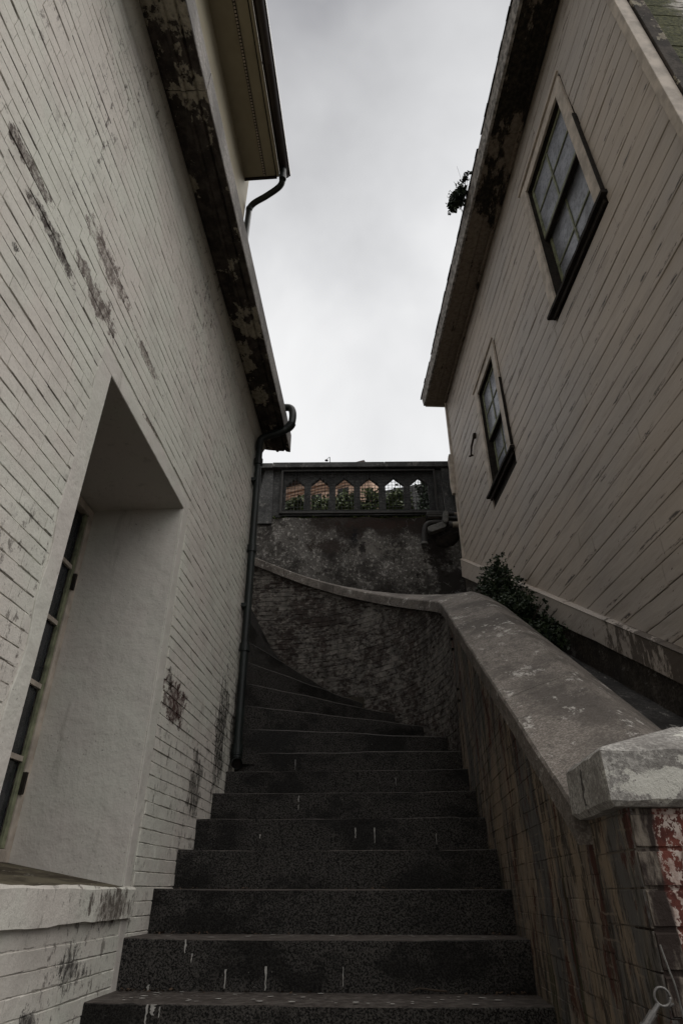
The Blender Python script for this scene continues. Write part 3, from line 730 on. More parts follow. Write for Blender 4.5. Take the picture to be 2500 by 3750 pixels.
# ================================================================ STAIR WALL (straight, then curved) WITH COPING
SW = thing('stair_wall', S(1.0, 3.0, -1.9), 'old stained brick stair wall with sloping concrete coping, curving left behind the steps', 'wall')
def copz(q): return .31 + .628 * (q - 2.04)
CZ0 = copz(PQ)
def copz_arc(a): return CZ0 + .128 * min(a, 7.5) / 7.5 + max(0, a - 7.5) * (math.pi / 180) * 1.57 * .458
CT = .098      # coping thickness
MBKW = WR + .0022
b_ = MB()
def lowz(q): return min(copz(q) - CT + .05, 9)
b_.loft([[S(MBKW, q, -2.04), S(.93, q, -2.04), S(.93, q, copz(q) - CT + .03), S(MBKW, q, copz(q) - CT + .03)] for q in (1.86, 2.5, 3.2, 4.0, PQ)])
straight = b_.build('wall', MSW, SW)
b_ = MB(); rg = []
aa = list(range(0, 91, 5))
for a in aa: rg.append([cp(RC + .006, a, -2.04), cp(RC + .42, a, -2.04), cp(RC + .42, a, copz_arc(a) - CT + .03), cp(RC + .006, a, copz_arc(a) - CT + .03)])
ze = copz_arc(90)
for dp in (.5, 1.5, 3.0): rg.append([S(-1.085 - dp, PQ + RC + .006, -2.04), S(-1.085 - dp, PQ + RC + .42, -2.04), S(-1.085 - dp, PQ + RC + .42, ze + dp * .458 - CT + .03), S(-1.085 - dp, PQ + RC + .006, ze + dp * .458 - CT + .03)])
curved = b_.loft(rg).build('curved_wall', MCU, SW)
bs = BrickSet(MSW, .0273, .0009)
for k in range(-40, 40):
    zc = k * CH + .01
    qlo = 1.86; 
    for qc, ln in course(k, 1.86, PQ, [], gap=.001):
        if zc + .028 > copz(qc) - CT + .055: continue
        if zc < zs((qc - 2.666) / .2893) - .28: continue
        bs.add(S(WR, qc, zc), SROT + math.pi / 2, ln)
bs.finish(straight, 280)
bs = BrickSet(MCU, .0262, .0030)
for k in range(0, 62):
    zc = k * CH + .01
    for sc_q, ln in course(k, 0, RC * math.pi / 2 + 1.6, [], gap=.005):
        a = math.degrees(sc_q / RC)
        if a < 90:
            if zc + .028 > copz_arc(a) - CT + .05: continue
            n_ = sum(1 for t in ANG if t <= a) + 6
            if zc < zs(n_) - .14: continue
            bs.add(cp(RC, a, zc), SROT + math.radians(a + 90), ln)
        else:
            dp = sc_q - RC * math.pi / 2
            if zc + .028 > ze + dp * .458 - CT + .05 or zc < zs(14 + dp / .2893) - .2: continue
            bs.add(S(-1.085 - dp, PQ + RC, zc), SROT + math.pi, ln)
bs.finish(curved, 280)
# copings: sections with mortar joints
def cop_ring(fn, zt, w):
    # fn(lateral, dz) -> world; lateral 0 = wall face, negative = over the stair
    P = [(-.037 + w * .7, -CT), (-.040 + w, -.008), (-.034 + w * .6, .004), (.10, .055 + w * .4), (.25, .103 + w), (.262, .102 + w), (.33, .072 + w * .5), (.455, -.018), (.462, -CT), (.2, -CT + .01)]
    return [fn(a, zt + b) for a, b in P]
cuts = [1.864, 2.62, 3.50, 4.28, PQ]
def cop_section(parts, k):
    """parts: list of (fn, z)"""
    we = wob(.0014, 200 + k)
    return MB().loft([cop_ring(fn, z, we(t * .35)) for t, (fn, z) in enumerate(parts)])
for k in range(4):
    a, b = cuts[k] + .003, cuts[k + 1] - .003; n = 22
    parts = []
    for i in range(n + 1):
        q = a + (b - a) * i / n; parts.append(((lambda q: (lambda l, z: S(WR + l, q, z)))(q), copz(q)))
    cop_section(parts, k).build('coping_stone', MCO, SW)
acuts = [0, 24, 47, 69, 90]
for k in range(4):
    a, b = acuts[k] + .08, acuts[k + 1] - .08; parts = []
    for i in range(15):
        t = a + (b - a) * i / 14; parts.append(((lambda t: (lambda l, z: cp(RC + l, t, z)))(t), copz_arc(t)))
    cop_section(parts, 10 + k).build('coping_stone', MCO, SW)
for k in range(3):
    a, b = k * 1.0 + .003, k + .997; parts = []
    for i in range(9):
        dp = a + (b - a) * i / 8; parts.append(((lambda dp: (lambda l, z: S(-1.085 - dp, PQ + RC + l, z)))(dp), ze + dp * .458))
    cop_section(parts, 20 + k).build('coping_stone', MCO, SW)
# small rusty clips on the wall near the bend
for q, z in ((4.50, 1.62), (4.50, 1.54), (4.42, 1.22), (4.42, 1.14)):
    MB().box(S, WR - .02, WR + .0, q, q + .03, z, z + .010).box(S, WR - .022, WR - .0165, q, q + .008, z - .014, z - .001).build('iron_clip', MBK, SW)

# brick pier at the foot
PR = thing('brick_pier', S(.74, 1.72, -1.9), 'red brick pier with flaking white paint under a lichen covered concrete cap, lower right', 'pier')
core = MB().box(S, WR + .004, .95, 1.564, 1.856, -2.0, .158).build('core', MRB, PR)
bs = BrickSet(MRB, .0325, .005); 
for k in range(-28, 2):
    zc = k * .0725 + .115
    if zc > .155: continue
    for pc, ln in course(k, WR, .955, [], gap=.008, L_=.215): bs.add(S(pc, 1.558, zc), SROT + math.pi, ln)
bs.finish(core, 150)
bs = BrickSet(MSW, .0361, .0009)
for k in range(-28, 2):
    zc = k * .0725 + .115
    for qc, ln in course(k + 1, 1.562, 1.868, [], gap=.004, L_=.215): bs.add(S(WR, qc, zc), SROT + math.pi / 2, ln)
bs.finish(core, 100)
cz0, cz1 = .160, .288; p0, p1, q0, q1 = .487, 1.0, 1.53, 1.865
mb = MB(); we = wob(.003, 301); rings_ = []
def rect(p0, p1, q0, q1, z, n=10, j=0):
    o = []
    for (a, b), (c, d) in (((p0, q0), (p1, q0)), ((p1, q0), (p1, q1)), ((p1, q1), (p0, q1)), ((p0, q1), (p0, q0))):
        for i in range(n):
            t = i / n; x = a + (c - a) * t; y = b + (d - b) * t; o.append(S(x + R.uniform(-j, j), y + R.uniform(-j, j), z + R.uniform(-j, j)))
    return o
mb.loft([rect(p0 + .012, p1 - .012, q0 + .012, q1 - .012, cz0, j=.0015), rect(p0, p1, q0, q1, cz0 + .012, j=.003), rect(p0, p1, q0, q1, cz1 - .012, j=.002), rect(p0 + .010, p1 - .010, q0 + .010, q1 - .010, cz1, j=.002),
         rect(p0 + .235, p1 - .235, q0 + .145, q1 - .145, cz1 + .068, j=.0015)])
mb.build('cap', mat_cap(), PR)
# steel ring and hasp on the pier
HK = thing('steel_latch', S(.50, 1.53, -.17), 'worn steel ring and snap hook hanging by a cord on the red brick pier', 'latch')
rc = Vector(S(.509, 1.535, -.172)); rgp = [rc + Vector(S(.0145 * math.cos(a), 0, .0145 * math.sin(a))) for a in [2 * math.pi * k / 24 for k in range(25)]]
MB().tube(rgp, .0026, 8).build('ring', MSTL, HK, smooth=True)
d0 = rc + Vector(S(-.010, 0, -.011)); dv = Vector(S(-.046, -.01, -.042))
MB().tube([d0, d0 + dv * .3], .0045, 8).tube([d0 + dv * .3, d0 + dv * .75], .0072, 10).build('hook', MSTL, HK)
MB().tube([d0 + dv * .76, d0 + dv * 1.15], .0095, 10).build('swivel', MSTL, HK)
MB().tube(arc([S(.528, 1.54, -.09), S(.534, 1.538, -.13), S(.540, 1.538, -.17), S(.542, 1.539, -.30)], 5), .0018, 6).build('cord', MMG, HK)
MB().tube([rc + Vector(S(.0, .0, -.0145)), rc + Vector(S(.03, .03, -.0145))], .003, 8).build('staple', MSTL, HK)

# ================================================================ DRAIN CHANNEL between stair wall and house
ch = MB(); rg = []
for i in range(25):
    q = 1.9 + i * (7.3 - 1.9) / 24; z = .76 + .608 * (q - 3.15)
    rg.append([S(.93, q, z - .03), S(1.15, q, z - .05 + R.uniform(-.006, .006)), H(1.75, q, z - .015 + R.uniform(-.006, .006)), H(2.1, q, z + .02), H(2.1, q, z - .6), S(.93, q, z - .6)])
ch.loft(rg).build('drain_channel', MCH)['kind'] = 'structure'
f_ = MB(); f_.box(S, .94, 2.6, 1.87, 1.895, -2.04, .0); f_.build('channel_end', MFD)['kind'] = 'structure'
# ground fill between curved wall and far wall
MB().box(F, -6, 1.72, 6.0, 7.28, -2.03, 1.6).build('lower_earth_bank', MEA)['kind'] = 'structure'

# ================================================================ WOODEN HOUSE (right)
WH = thing('wooden_house', H(3.5, 4.3, 1.0), 'old wooden house clad in peeling grey brown boards, two sash windows, right side', 'house')
D = 1.898
def sk_top(q): return 1.10 + .645 * (q - 3.05)
def sk_bot(q): return .915 + .630 * (q - 3.05)
MB().loft([[H(D + .012, q, -2.0), H(5.5, q, -2.0), H(5.5, q, 6.35), H(D + .012, q, 6.35)] for q in (1.66, 2.43)]).build('wall', MBK, WH)
W = [(2.44, 3.25, 4.03, 5.56, 4.87, 2.875), (4.81, 5.44, 3.70, 5.05, 4.38, 5.14)]       # q0 q1 z0 z1 rail mid
bk = MB()
def wallbox(q0, q1, z0, z1): bk.box(H, D + .012, D + .14, q0, q1, z0, z1)
wallbox(2.431, 3.25, -2, W[0][2]); wallbox(2.44, 3.25, W[0][3], 6.35); wallbox(3.2501, 4.81, -2, 6.35); wallbox(4.8101, 5.44, -2, W[1][2]); wallbox(4.8101, 5.44, W[1][3], 6.35); wallbox(5.4401, 6.98, -2, 6.35)
bk.build('wall_sheathing', MBK, WH)
MB().box(H, 2.9, 5.5, 2.44, 6.98, -2, 6.35).build('interior_wall', MBK, WH)
# boards
TR = [(2.335, 3.355, 3.93, 5.68), (4.70, 5.55, 3.60, 5.16)]        # trim outlines cutting the boards
joints = {}
for k in range(-12, 46):
    z0 = k * .14 + .0012; z1 = z0 + .1386
    if z1 > 6.30: z1 = 6.30
    if z0 > 6.27 or z1 < .1: continue
    qe = lambda z: min(6.93, 3.05 + (z - 1.10) / .645 + .06)
    q_a = 1.665; cutsq = []
    x = q_a + R.uniform(.5, 2.2)
    while x < 6.8: cutsq.append(x); x += R.uniform(1.3, 2.6)
    segs_ = [q_a] + cutsq + [99]
    ivs = list(zip(segs_[:-1], segs_[1:]))
    for t0, t1, tz0, tz1 in TR:
        if z1 > tz0 + .01 and z0 < tz1 - .01:
            ni = []
            for a, b in ivs:
                if b <= t0 or a >= t1: ni.append((a, b)); continue
                if a < t0: ni.append((a, t0))
                if b > t1: ni.append((t1, b))
            ivs = ni
    for a, b in ivs:
        eb, et = qe(z0), qe(z1); b0 = min(b - .002, eb); b1 = min(b - .002, et)
        if b0 - a < .05: 
            if b1 - a < .05: continue
            b0 = a + .01
        gp = 0. if R.random() < .72 else R.uniform(.001, .0045); o0 = R.uniform(-.003, .0025); bow = wob(.0035, R.randrange(9999)); n = 8; rg = []; sag = R.uniform(-.0012, .0012)
        chip = [0. if R.random() > .12 else -R.uniform(.002, .006) for _ in range(n + 1)]
        for i in range(n + 1):
            t = i / n; qb = a + .001 + (b0 - a - .001) * t; qt = a + .001 + (b1 - a - .001) * t; w_ = bow(qb * 2) + o0; ww = w_ * .35
            rg.append([H(D + .010, qb, z0 + ww), H(D - .0068 + w_ * .5, qb, z0 + ww + sag - chip[i]), H(D - .008 + w_ * .5, qb, z0 + .005 + ww - chip[i]), H(D - .0065 + w_ * .5, qt, z1 - .004 + ww - gp), H(D - .003, qt, z1 + ww - gp), H(D + .010, qt, z1 + ww)])
        MB().loft(rg).build('board', MSI, WH)
# loose trim at the corner, corner boards
MB().box(H, D - .028, D + .04, 6.935, 6.995, 3.45, 6.30).build('corner_board', MTR, WH, bevel=.003)
mm = MB(); we = wob(.012, 77)
mm.loft([[H(D - .075 + we(i), 6.93 + we(i + 4) * .5, z), H(D - .03, 6.93, z), H(D - .03, 6.99, z), H(D - .075 + we(i), 6.99, z)] for i, z in enumerate((4.62, 4.75, 4.9, 5.05, 5.2, 5.28))])
tag(mm.build('corner_board', MTR, WH, bevel=.004), 'split loose piece of corner board')
MB().box(H, D - .03, D + .06, 1.605, 1.664, -1.9, 6.30).build('corner_board', MFC if False else MTR, WH, bevel=.004)
MB().box(H, D + .062, D + .155, 1.588, 1.606, -1.9, 6.30).build('corner_board', MPE, WH, bevel=.004)
# near facade of mossy boards
fa = []
for k in range(-10, 45):
    z0 = k * .145
    if z0 > 6.2: continue
    r0 = R.uniform(-.002, .002)
    MB().hexa([H(D + .157, 1.598 + r0, z0), H(4.6, 1.598 + r0, z0), H(4.6, 1.62, z0), H(D + .157, 1.62, z0), H(D + .157, 1.600 + r0, z0 + .1447), H(4.6, 1.600 + r0, z0 + .1447), H(4.6, 1.63, z0 + .1447), H(D + .157, 1.63, z0 + .1447)]).build('board', MFC, WH)
# skirt boards following the slope
for a, b in ((1.66, 3.30), (3.303, 4.60), (4.603, 5.98), (5.985, 7.0)):
    n = 10; we = wob(.003, int(a * 10)); rg = []
    for i in range(n + 1):
        q = a + (b - a) * i / n; w_ = we(q * 5)
        rg.append([H(D + .03, q, sk_bot(q) - .02), H(D - .052, q, sk_bot(q) + w_), H(D - .050, q, sk_top(q) - .012 + w_), H(D - .056, q, sk_top(q) - .004), H(D - .030, q, sk_top(q) + .012), H(D + .03, q, sk_top(q) + .012)])
    MB().loft(rg).build('skirt_board', MSK, WH)
rg = [[H(D - .02, q, sk_bot(q) - 1.4), H(D - .012 + R.uniform(-.01, .012), q, sk_bot(q) - .35), H(D - .018 + R.uniform(-.01, .01), q, sk_bot(q) + .01), H(D + .3, q, sk_bot(q) + .01), H(D + .3, q, sk_bot(q) - 1.4)] for q in [1.66 + i * .178 for i in range(31)]]
MB().loft(rg).build('foundation_wall', MFD, WH)
# windows
def house_window(wd, tr):
    q0, q1, z0, z1, zr, qm = wd; t0, t1, tz0, tz1 = tr
    fr = MB(); fr.box(H, D - .01, D + .11, q0 - .03, q0, z0, z1); fr.box(H, D - .01, D + .11, q1, q1 + .03, z0, z1); fr.box(H, D - .01, D + .11, q0 - .03, q1 + .03, z1 + .001, z1 + .03)
    fr.box(H, D - .012, D + .11, q0 - .03, q1 + .03, z0 - .03, z0 - .001)
    w_ = fr.build('window', MBK, WH)
    MB().box(H, D - .034, D - .011, t0, q0 - .002, z0 + .001, tz1).build('casing', MTR, w_, bevel=.003)
    MB().box(H, D - .034, D - .011, q1 + .002, t1, z0 + .001, tz1).build('casing', MTR, w_, bevel=.003)
    MB().box(H, D - .032, D - .011, q0 - .001, q1 + .001, z1 + .002, tz1 - .001).build('casing', MTR, w_, bevel=.003)
    MB().box(H, D - .050, D - .030, t0 - .03, t1 + .03, tz1 + .002, tz1 + .022).build('drip_cap', MTR, w_, bevel=.003)
    rg = []; we = wob(.004, 500 + int(t0 * 10))
    for i in range(13):
        q = t0 - .03 + (t1 - t0 + .07) * i / 12; x = we(q * 8)
        rg.append([H(D + .09, q, z0 - .032), H(D - .058 + x, q, z0 - .048 + x), H(D - .060 + x, q, z0 - .020), H(D - .05, q, z0 - .008), H(D + .09, q, z0 + .002)])
    MB().loft(rg).build('sill', MBK, w_)
    MB().box(H, D - .030, D - .011, t0 + .01, t1 + .0, z0 - .095, z0 - .056).build('apron', MBK, w_, bevel=.004)
    MB().box(H, D - .038, D - .010, t0 - .016, t0 - .002, z0 + .02, z0 + (tz1 - z0) * .62).build('rotten_edge', MBK, w_, bevel=.003)
    def sash(zz0, zz1, pp, st=.032):
        for a, b, c, d in ((q0 + .001, q0 + st, zz0, zz1), (q1 - st, q1 - .001, zz0, zz1), (q0 + st + .001, q1 - st - .001, zz0, zz0 + st), (q0 + st + .001, q1 - st - .001, zz1 - st, zz1)):
            MB().box(H, pp, pp + .026, a, b, c, d).build('sash_rail', MGP, w_, bevel=.002)
        zm = (zz0 + zz1) / 2
        MB().box(H, pp + .002, pp + .022, qm - .009, qm + .009, zz0 + st, zz1 - st).build('glazing_bar', MGP, w_)
        for a, b in ((q0 + st, qm - .0095), (qm + .0095, q1 - st)):
            MB().box(H, pp + .003, pp + .021, a, b, zm - .009, zm + .009).build('glazing_bar', MGP, w_)
            for c, d in ((zz0 + st, zm - .0095), (zm + .0095, zz1 - st)):
                MB().box(H, pp + .012, pp + .016, a, b, c, d).build('pane', MGL, w_)
    MB().box(H, D + .021, D + .062, q0 + .002, q1 - .002, zr - .045, zr - .0215).build('meeting_rail_shade', MBK, w_, bevel=.003)  # black box paints in the shade under the upper sash
    sash(zr - .02, z1 - .012, D + .022); sash(z0 + .012, zr + .015, D + .065)
    MB().box(H, D + .10, D + .104, q0, q1, z0, z1).build('window_back', MBK, w_)
    return w_
for wd, tr in zip(W, TR): house_window(wd, tr)
# eave
e0, e1 = 1.2, 7.07
for a, b in ((e0, 3.1), (3.104, 5.0), (5.004, e1)):
    MB().box(H, 1.60, 1.742, a, b, 6.296, 6.315).build('soffit_board', MSO, WH, bevel=.003)
    MB().box(H, 1.746, D + .02, a, b, 6.300, 6.318).build('soffit_board', MSO, WH, bevel=.003)
rg = []; we = wob(.006, 88)
for i in range(60):
    q = e0 + (e1 - e0) * i / 59; x = we(q * 5)
    rg.append([H(1.597, q, 6.285 + x * .3), H(1.570, q, 6.283 + x * .4), H(1.545 + x * .4, q, 6.44), H(1.60, q, 6.44)])
MFCIA = flat('weathered_grey_fascia', (.24, .22, .20), .85, var=.6, sc=22, bump=.6)
MB().loft(rg).build('fascia', MFCIA, WH)
MB().box(H, D - .045, D - .012, e0, 6.93, 6.235, 6.297).build('frieze_moulding', MSO, WH, bevel=.008)
MB().hexa([H(1.60, e1 + .001, 6.29), H(2.0, e1 + .001, 6.29), H(2.0, e1 + .02, 6.29), H(1.60, e1 + .02, 6.29), H(1.60, e1 + .001, 6.44), H(2.0, e1 + .001, 6.60), H(2.0, e1 + .02, 6.60), H(1.60, e1 + .02, 6.44)]).build('barge_board', MTR, WH)
MB().hexa([H(1.545, e0, 6.442), H(1.545, e1 + .03, 6.442), H(4.6, e1 + .03, 7.9), H(4.6, e0, 7.9), H(1.545, e0, 6.452), H(1.545, e1 + .03, 6.452), H(4.6, e1 + .03, 7.92), H(4.6, e0, 7.92)]).build('roof_deck', MBK, WH)
q = e0
while q < e1 + .03:
    wdt = R.uniform(.09, .17); ov = R.uniform(.006, .016)
    if R.random() > .04: MB().hexa([H(1.545 - ov, q + .003, 6.454 - ov * .45), H(1.545 - ov, min(q + wdt, e1 + .05), 6.454 - ov * .45), H(1.85, min(q + wdt, e1 + .05), 6.600), H(1.85, q + .003, 6.600), H(1.545 - ov, q + .003, 6.462 - ov * .45), H(1.545 - ov, min(q + wdt, e1 + .05), 6.462 - ov * .45), H(1.85, min(q + wdt, e1 + .05), 6.610), H(1.85, q + .003, 6.610)]).build('shingle', MSH, WH)
    q += wdt
# small broken wooden bracket on the siding
BR = thing('wall_bracket', H(D - .02, 5.88, 4.60), 'short rusty bracket stub sticking out of the boards left of the lower window', 'bracket')
MB().hexa([H(D - .055, 5.78, 4.66), H(D - .012, 5.78, 4.66), H(D - .012, 5.80, 4.66), H(D - .055, 5.80, 4.66), H(D - .05, 5.75, 4.71), H(D - .012, 5.75, 4.71), H(D - .012, 5.79, 4.71), H(D - .05, 5.79, 4.71)]).build('stub', MWD, BR)
MB().tube([H(D - .04, 5.79, 4.67), H(D - .045, 5.9, 4.62), H(D - .035, 6.0, 4.57)], [.014, .012, .010], 6).build('arm', MWD, BR)
MB().tube([H(D - .012, 5.99, 4.56), H(D - .06, 6.01, 4.55)], .012, 6).build('foot', MWD, BR)

# ================================================================ FAR RETAINING WALL AND PARAPET
RW = thing('retaining_wall', F(0, 7.3, 1.5), 'tall blotchy lime stained retaining wall closing the alley under the parapet', 'wall')
rg = []
nx = 50
mb = MB(); vid = {}
X0, X1, Z0, Z1 = -6., 1.745, -2.0, 4.405
NX, NZ = 90, 70
we1 = wob(.012, 900)
for i in range(NX + 1):
    for j in range(NZ + 1):
        x = X0 + (X1 - X0) * i / NX; z = Z0 + (Z1 - Z0) * j / NZ
        d = .012 * math.sin(x * 5.1 + z * 2.3) * math.sin(z * 6.3 - x) + R.uniform(-.004, .004)
        vid[i, j] = len(mb.v); mb.v.append(F(x, 7.30 + d, z if j < NZ else z + we1(x * 6) * .6))
for i in range(NX):
    for j in range(NZ): mb.f.append((vid[i, j], vid[i + 1, j], vid[i + 1, j + 1], vid[i, j + 1]))
mb.build('face', MFA, RW, smooth=True)
MB().box(F, X0, 6.0, 7.33, 7.60, -2.0, 4.38).build('core', MFA, RW)
MB().box(F, 1.75, 6.0, 7.30, 7.329, -2.0, 4.38).build('face_behind_house', MFA, RW)
PT = thing('parapet', F(0, 7.4, 4.4), 'grey concrete parapet with six pointed arch openings on top of the retaining wall', 'parapet')
MB().box(F, -3.5, -1.0, 7.24, 7.56, 5.222, 5.305).build('top_rail', MPA, PT, bevel=.006)
MB().box(F, -.996, .62, 7.236, 7.56, 5.224, 5.312).build('top_rail', MPA, PT, bevel=.006)
MB().box(F, .624, 2.3, 7.238, 7.56, 5.224, 5.316).build('top_rail', MPA, PT, bevel=.006)
# battered left post running into the wall
MB().hexa([F(-1.22, 7.27, 4.30), F(-.955, 7.27, 4.30), F(-.955, 7.5, 4.30), F(-1.22, 7.5, 4.30), F(-1.11, 7.30, 5.221), F(-.985, 7.30, 5.221), F(-.985, 7.5, 5.221), F(-1.11, 7.5, 5.221)]).build('post', MPA, PT, bevel=.006)
MB().box(F, -3.5, -1.08, 7.36, 7.5, 4.405, 5.221).build('solid_panel', MPA, PT)
MB().box(F, 1.435, 2.3, 7.275, 7.5, 4.38, 5.223).build('post', MPA, PT, bevel=.006)
MB().box(F, -.982, -.835, 7.33, 7.50, 4.43, 5.223).build('jamb', MPA, PT, bevel=.005)
MB().box(F, 1.335, 1.434, 7.33, 7.50, 4.43, 5.223).build('jamb', MPA, PT, bevel=.005)
xa0, xa1 = -.832, 1.333; zb, zt = 4.47, 5.221; ya, yb = 7.345, 7.405
pm = MB(); pitch = .3545; ow = .262; first = -.795
pm.box(F, xa0, xa1, ya, yb, zb, 4.560)
edges = [xa0]
for k in range(6): edges += [first + k * pitch, first + k * pitch + ow]
edges.append(xa1)
for k in range(7): pm.box(F, edges[2 * k], edges[2 * k + 1], ya, yb, 4.561, zt)
for k in range(6):
    x0 = edges[2 * k + 1] + .0005; x1 = edges[2 * k + 2] - .0005; xm = (x0 + x1) / 2; zsd, zap = 4.985, 5.108
    pm.hexa([F(x0, ya, zsd), F(xm, ya, zap), F(xm, yb, zap), F(x0, yb, zsd), F(x0, ya, zt), F(xm, ya, zt), F(xm, yb, zt), F(x0, yb, zt)])
    pm.hexa([F(xm, ya, zap), F(x1, ya, zsd), F(x1, yb, zsd), F(xm, yb, zap), F(xm, ya, zt), F(x1, ya, zt), F(x1, yb, zt), F(xm, yb, zt)])
pm.build('arched_panel', MPA, PT)
MS = thing('mesh_screen', F(.25, 7.3, 4.45), 'dark wire mesh screen in a metal frame across the arched parapet openings', 'screen')
sx0, sx1, sz0, sz1 = -.865, 1.345, 4.462, 5.205; sy = 7.29
for a, b, c, d in ((sx0, sx0 + .032, sz0, sz1), (sx1 - .032, sx1, sz0, sz1), (sx0 + .033, sx1 - .033, sz0, sz0 + .032), (sx0 + .033, sx1 - .033, sz1 - .032, sz1)):
    MB().box(F, a, b, sy - .02, sy + .02, c, d).build('frame_bar', MDM, MS, bevel=.003)
x = sx0 + .06; k = 0
while x < sx1 - .04:
    pts = [F(x + R.uniform(-.002, .002), sy + (.0035 if (j + k) % 2 else -.0035), sz0 + .02 + (sz1 - sz0 - .04) * j / 14) for j in range(15)]
    MB().tube(pts, .0034, 5).build('vertical_wire', MWI, MS); x += .0475; k += 1
z = sz0 + .06; k = 0
while z < sz1 - .04:
    pts = [F(sx0 + .02 + (sx1 - sx0 - .04) * j / 46, sy + (-.0035 if (j + k) % 2 else .0035), z + .0015 * math.sin(j)) for j in range(47)]
    MB().tube(pts, .0034, 5).build('horizontal_wire', MWI, MS); z += .0515; k += 1

# ================================================================ CONDUITS on the far wall
def th(name, loc, lab, cat): return thing(name, loc, lab, cat)
LBF = th('conduit_fitting', F(1.38, 7.15, 4.2), 'grey angled conduit body with an oval cover plate at the right end of the wall', 'conduit')
def capsule(fr, c, d, L_, r, dep, n=10):
    """rounded plate in the p-z plane; c centre, d direction (p,z), half length L_, radius r"""
    dx, dz = d; nx_, nz_ = -dz, dx; o = []
    for k in range(n + 1): a = -math.pi / 2 + math.pi * k / n; o.append((c[0] + dx * (L_ + r * math.cos(a)) + nx_ * r * math.sin(a), c[1] + dz * (L_ + r * math.cos(a)) + nz_ * r * math.sin(a)))
    for k in range(n + 1): a = math.pi / 2 + math.pi * k / n; o.append((c[0] + dx * (-L_ + r * math.cos(a)) + nx_ * r * math.sin(a), c[1] + dz * (-L_ + r * math.cos(a)) + nz_ * r * math.sin(a)))
    return MB().loft([[fr(x, y, z) for x, z in o] for y in dep])
capsule(F, (1.275, 4.150), (.93, .36), .085, .047, (7.22, 7.12)).build('body', MMG, LBF, bevel=.008)
capsule(F, (1.395, 4.285), (.10, .995), .058, .036, (7.16, 7.085)).build('cover_housing', MMG, LBF, bevel=.004)
capsule(F, (1.395, 4.285), (.10, .995), .056, .026, (7.084, 7.078)).build('cover_plate', MMG, LBF, bevel=.002)
for z in (4.36, 4.21): MB().tube([F(1.395 + (z - 4.285) * .1, 7.078, z), F(1.395 + (z - 4.285) * .1, 7.074, z)], .005, 8).build('screw', MBK, LBF)
MB().tube([F(1.17, 7.17, 4.11), F(1.205, 7.17, 4.125)], .050, 14).build('end_collar', MMG, LBF)
PI1 = th('wall_pipe', F(1.57, 7.1, 4.17), 'thick cream painted pipe running from the conduit body into the wooden house corner', 'pipe')
MB().tube([F(1.44, 7.12, 4.172), F(1.6, 7.10, 4.170), F(1.86, 7.07, 4.165)], .040, 14).build('pipe', MCR, PI1, smooth=True)
MB().tube([F(1.43, 7.12, 4.172), F(1.475, 7.12, 4.172)], .048, 14).build('collar', MDM, PI1)
PI2 = th('wall_pipe', F(1.6, 7.1, 4.36), 'slim grey pipe, uppermost of the pipes entering the wooden house corner', 'pipe')
MB().tube([F(1.50, 7.14, 4.356), F(1.86, 7.10, 4.356)], .021, 12).build('pipe', MCR, PI2, smooth=True)
MB().tube([F(1.43, 7.14, 4.356), F(1.52, 7.14, 4.356)], .030, 12).build('coupling', MDM, PI2)
PI3 = th('wall_pipe', F(1.6, 7.1, 4.28), 'thin black pipe between the two paler pipes at the house corner', 'pipe')
MB().tube([F(1.36, 7.15, 4.286), F(1.86, 7.11, 4.284)], .017, 12).build('pipe', MDM, PI3, smooth=True)
EB = th('conduit_elbow', F(1.15, 7.15, 4.0), 'wide dark pipe elbow bending down the wall left of the grey conduit body', 'pipe')
MB().tube(arc([F(1.10, 7.20, 3.93), F(1.112, 7.19, 4.10), F(1.135, 7.18, 4.19), F(1.19, 7.18, 4.235), F(1.27, 7.18, 4.245), F(1.37, 7.18, 4.245)], 6), .040, 14).build('pipe', MDM, EB, smooth=True)
MB().tube([F(1.098, 7.2, 3.92), F(1.10, 7.2, 3.95)], .046, 12).build('collar', MMG, EB)
JB = th('junction_box', F(1.25, 7.2, 4.35), 'dark ribbed junction box just under the right end of the mesh screen', 'box')
MB().box(F, 1.155, 1.365, 7.14, 7.27, 4.335, 4.415).build('lid', MDM, JB, bevel=.02, seg=3)
MB().box(F, 1.165, 1.355, 7.15, 7.26, 4.29, 4.332).build('body', MBK, JB, bevel=.01)
MB().box(F, 1.160, 1.36, 7.135, 7.15, 4.322, 4.330).build('rib', MMG, JB)
LP = th('broken_masonry_lump', F(1.42, 7.2, 4.0), 'dark broken lump of masonry under the conduit body', 'rubble')
mb = MB(); rgs = []
for i in range(9):
    t = i / 8; rr = .13 * math.sin(math.pi * (.08 + .84 * t)) ** .6
    rgs.append([F(1.28 + .30 * t + R.uniform(-.01, .01), 7.30 + .5 * rr * math.sin(a) * -1 if math.sin(a) > 0 else 7.34, 4.03 + .10 * t - .03 + rr * math.cos(a) * R.uniform(.75, 1.05)) for a in [2 * math.pi * k / 14 for k in range(14)]])
mb.loft(rgs).build('lump', MBK, LP)
WS = th('hanging_wire', F(1.31, 7.2, 4.5), 'thin wire hanging from the parapet post down to the conduit cover', 'wire')
MB().tube([F(1.415, 7.26, 5.0), F(1.412, 7.2, 4.7), F(1.405, 7.10, 4.375)], .0022, 5).build('strand', MMG, WS)

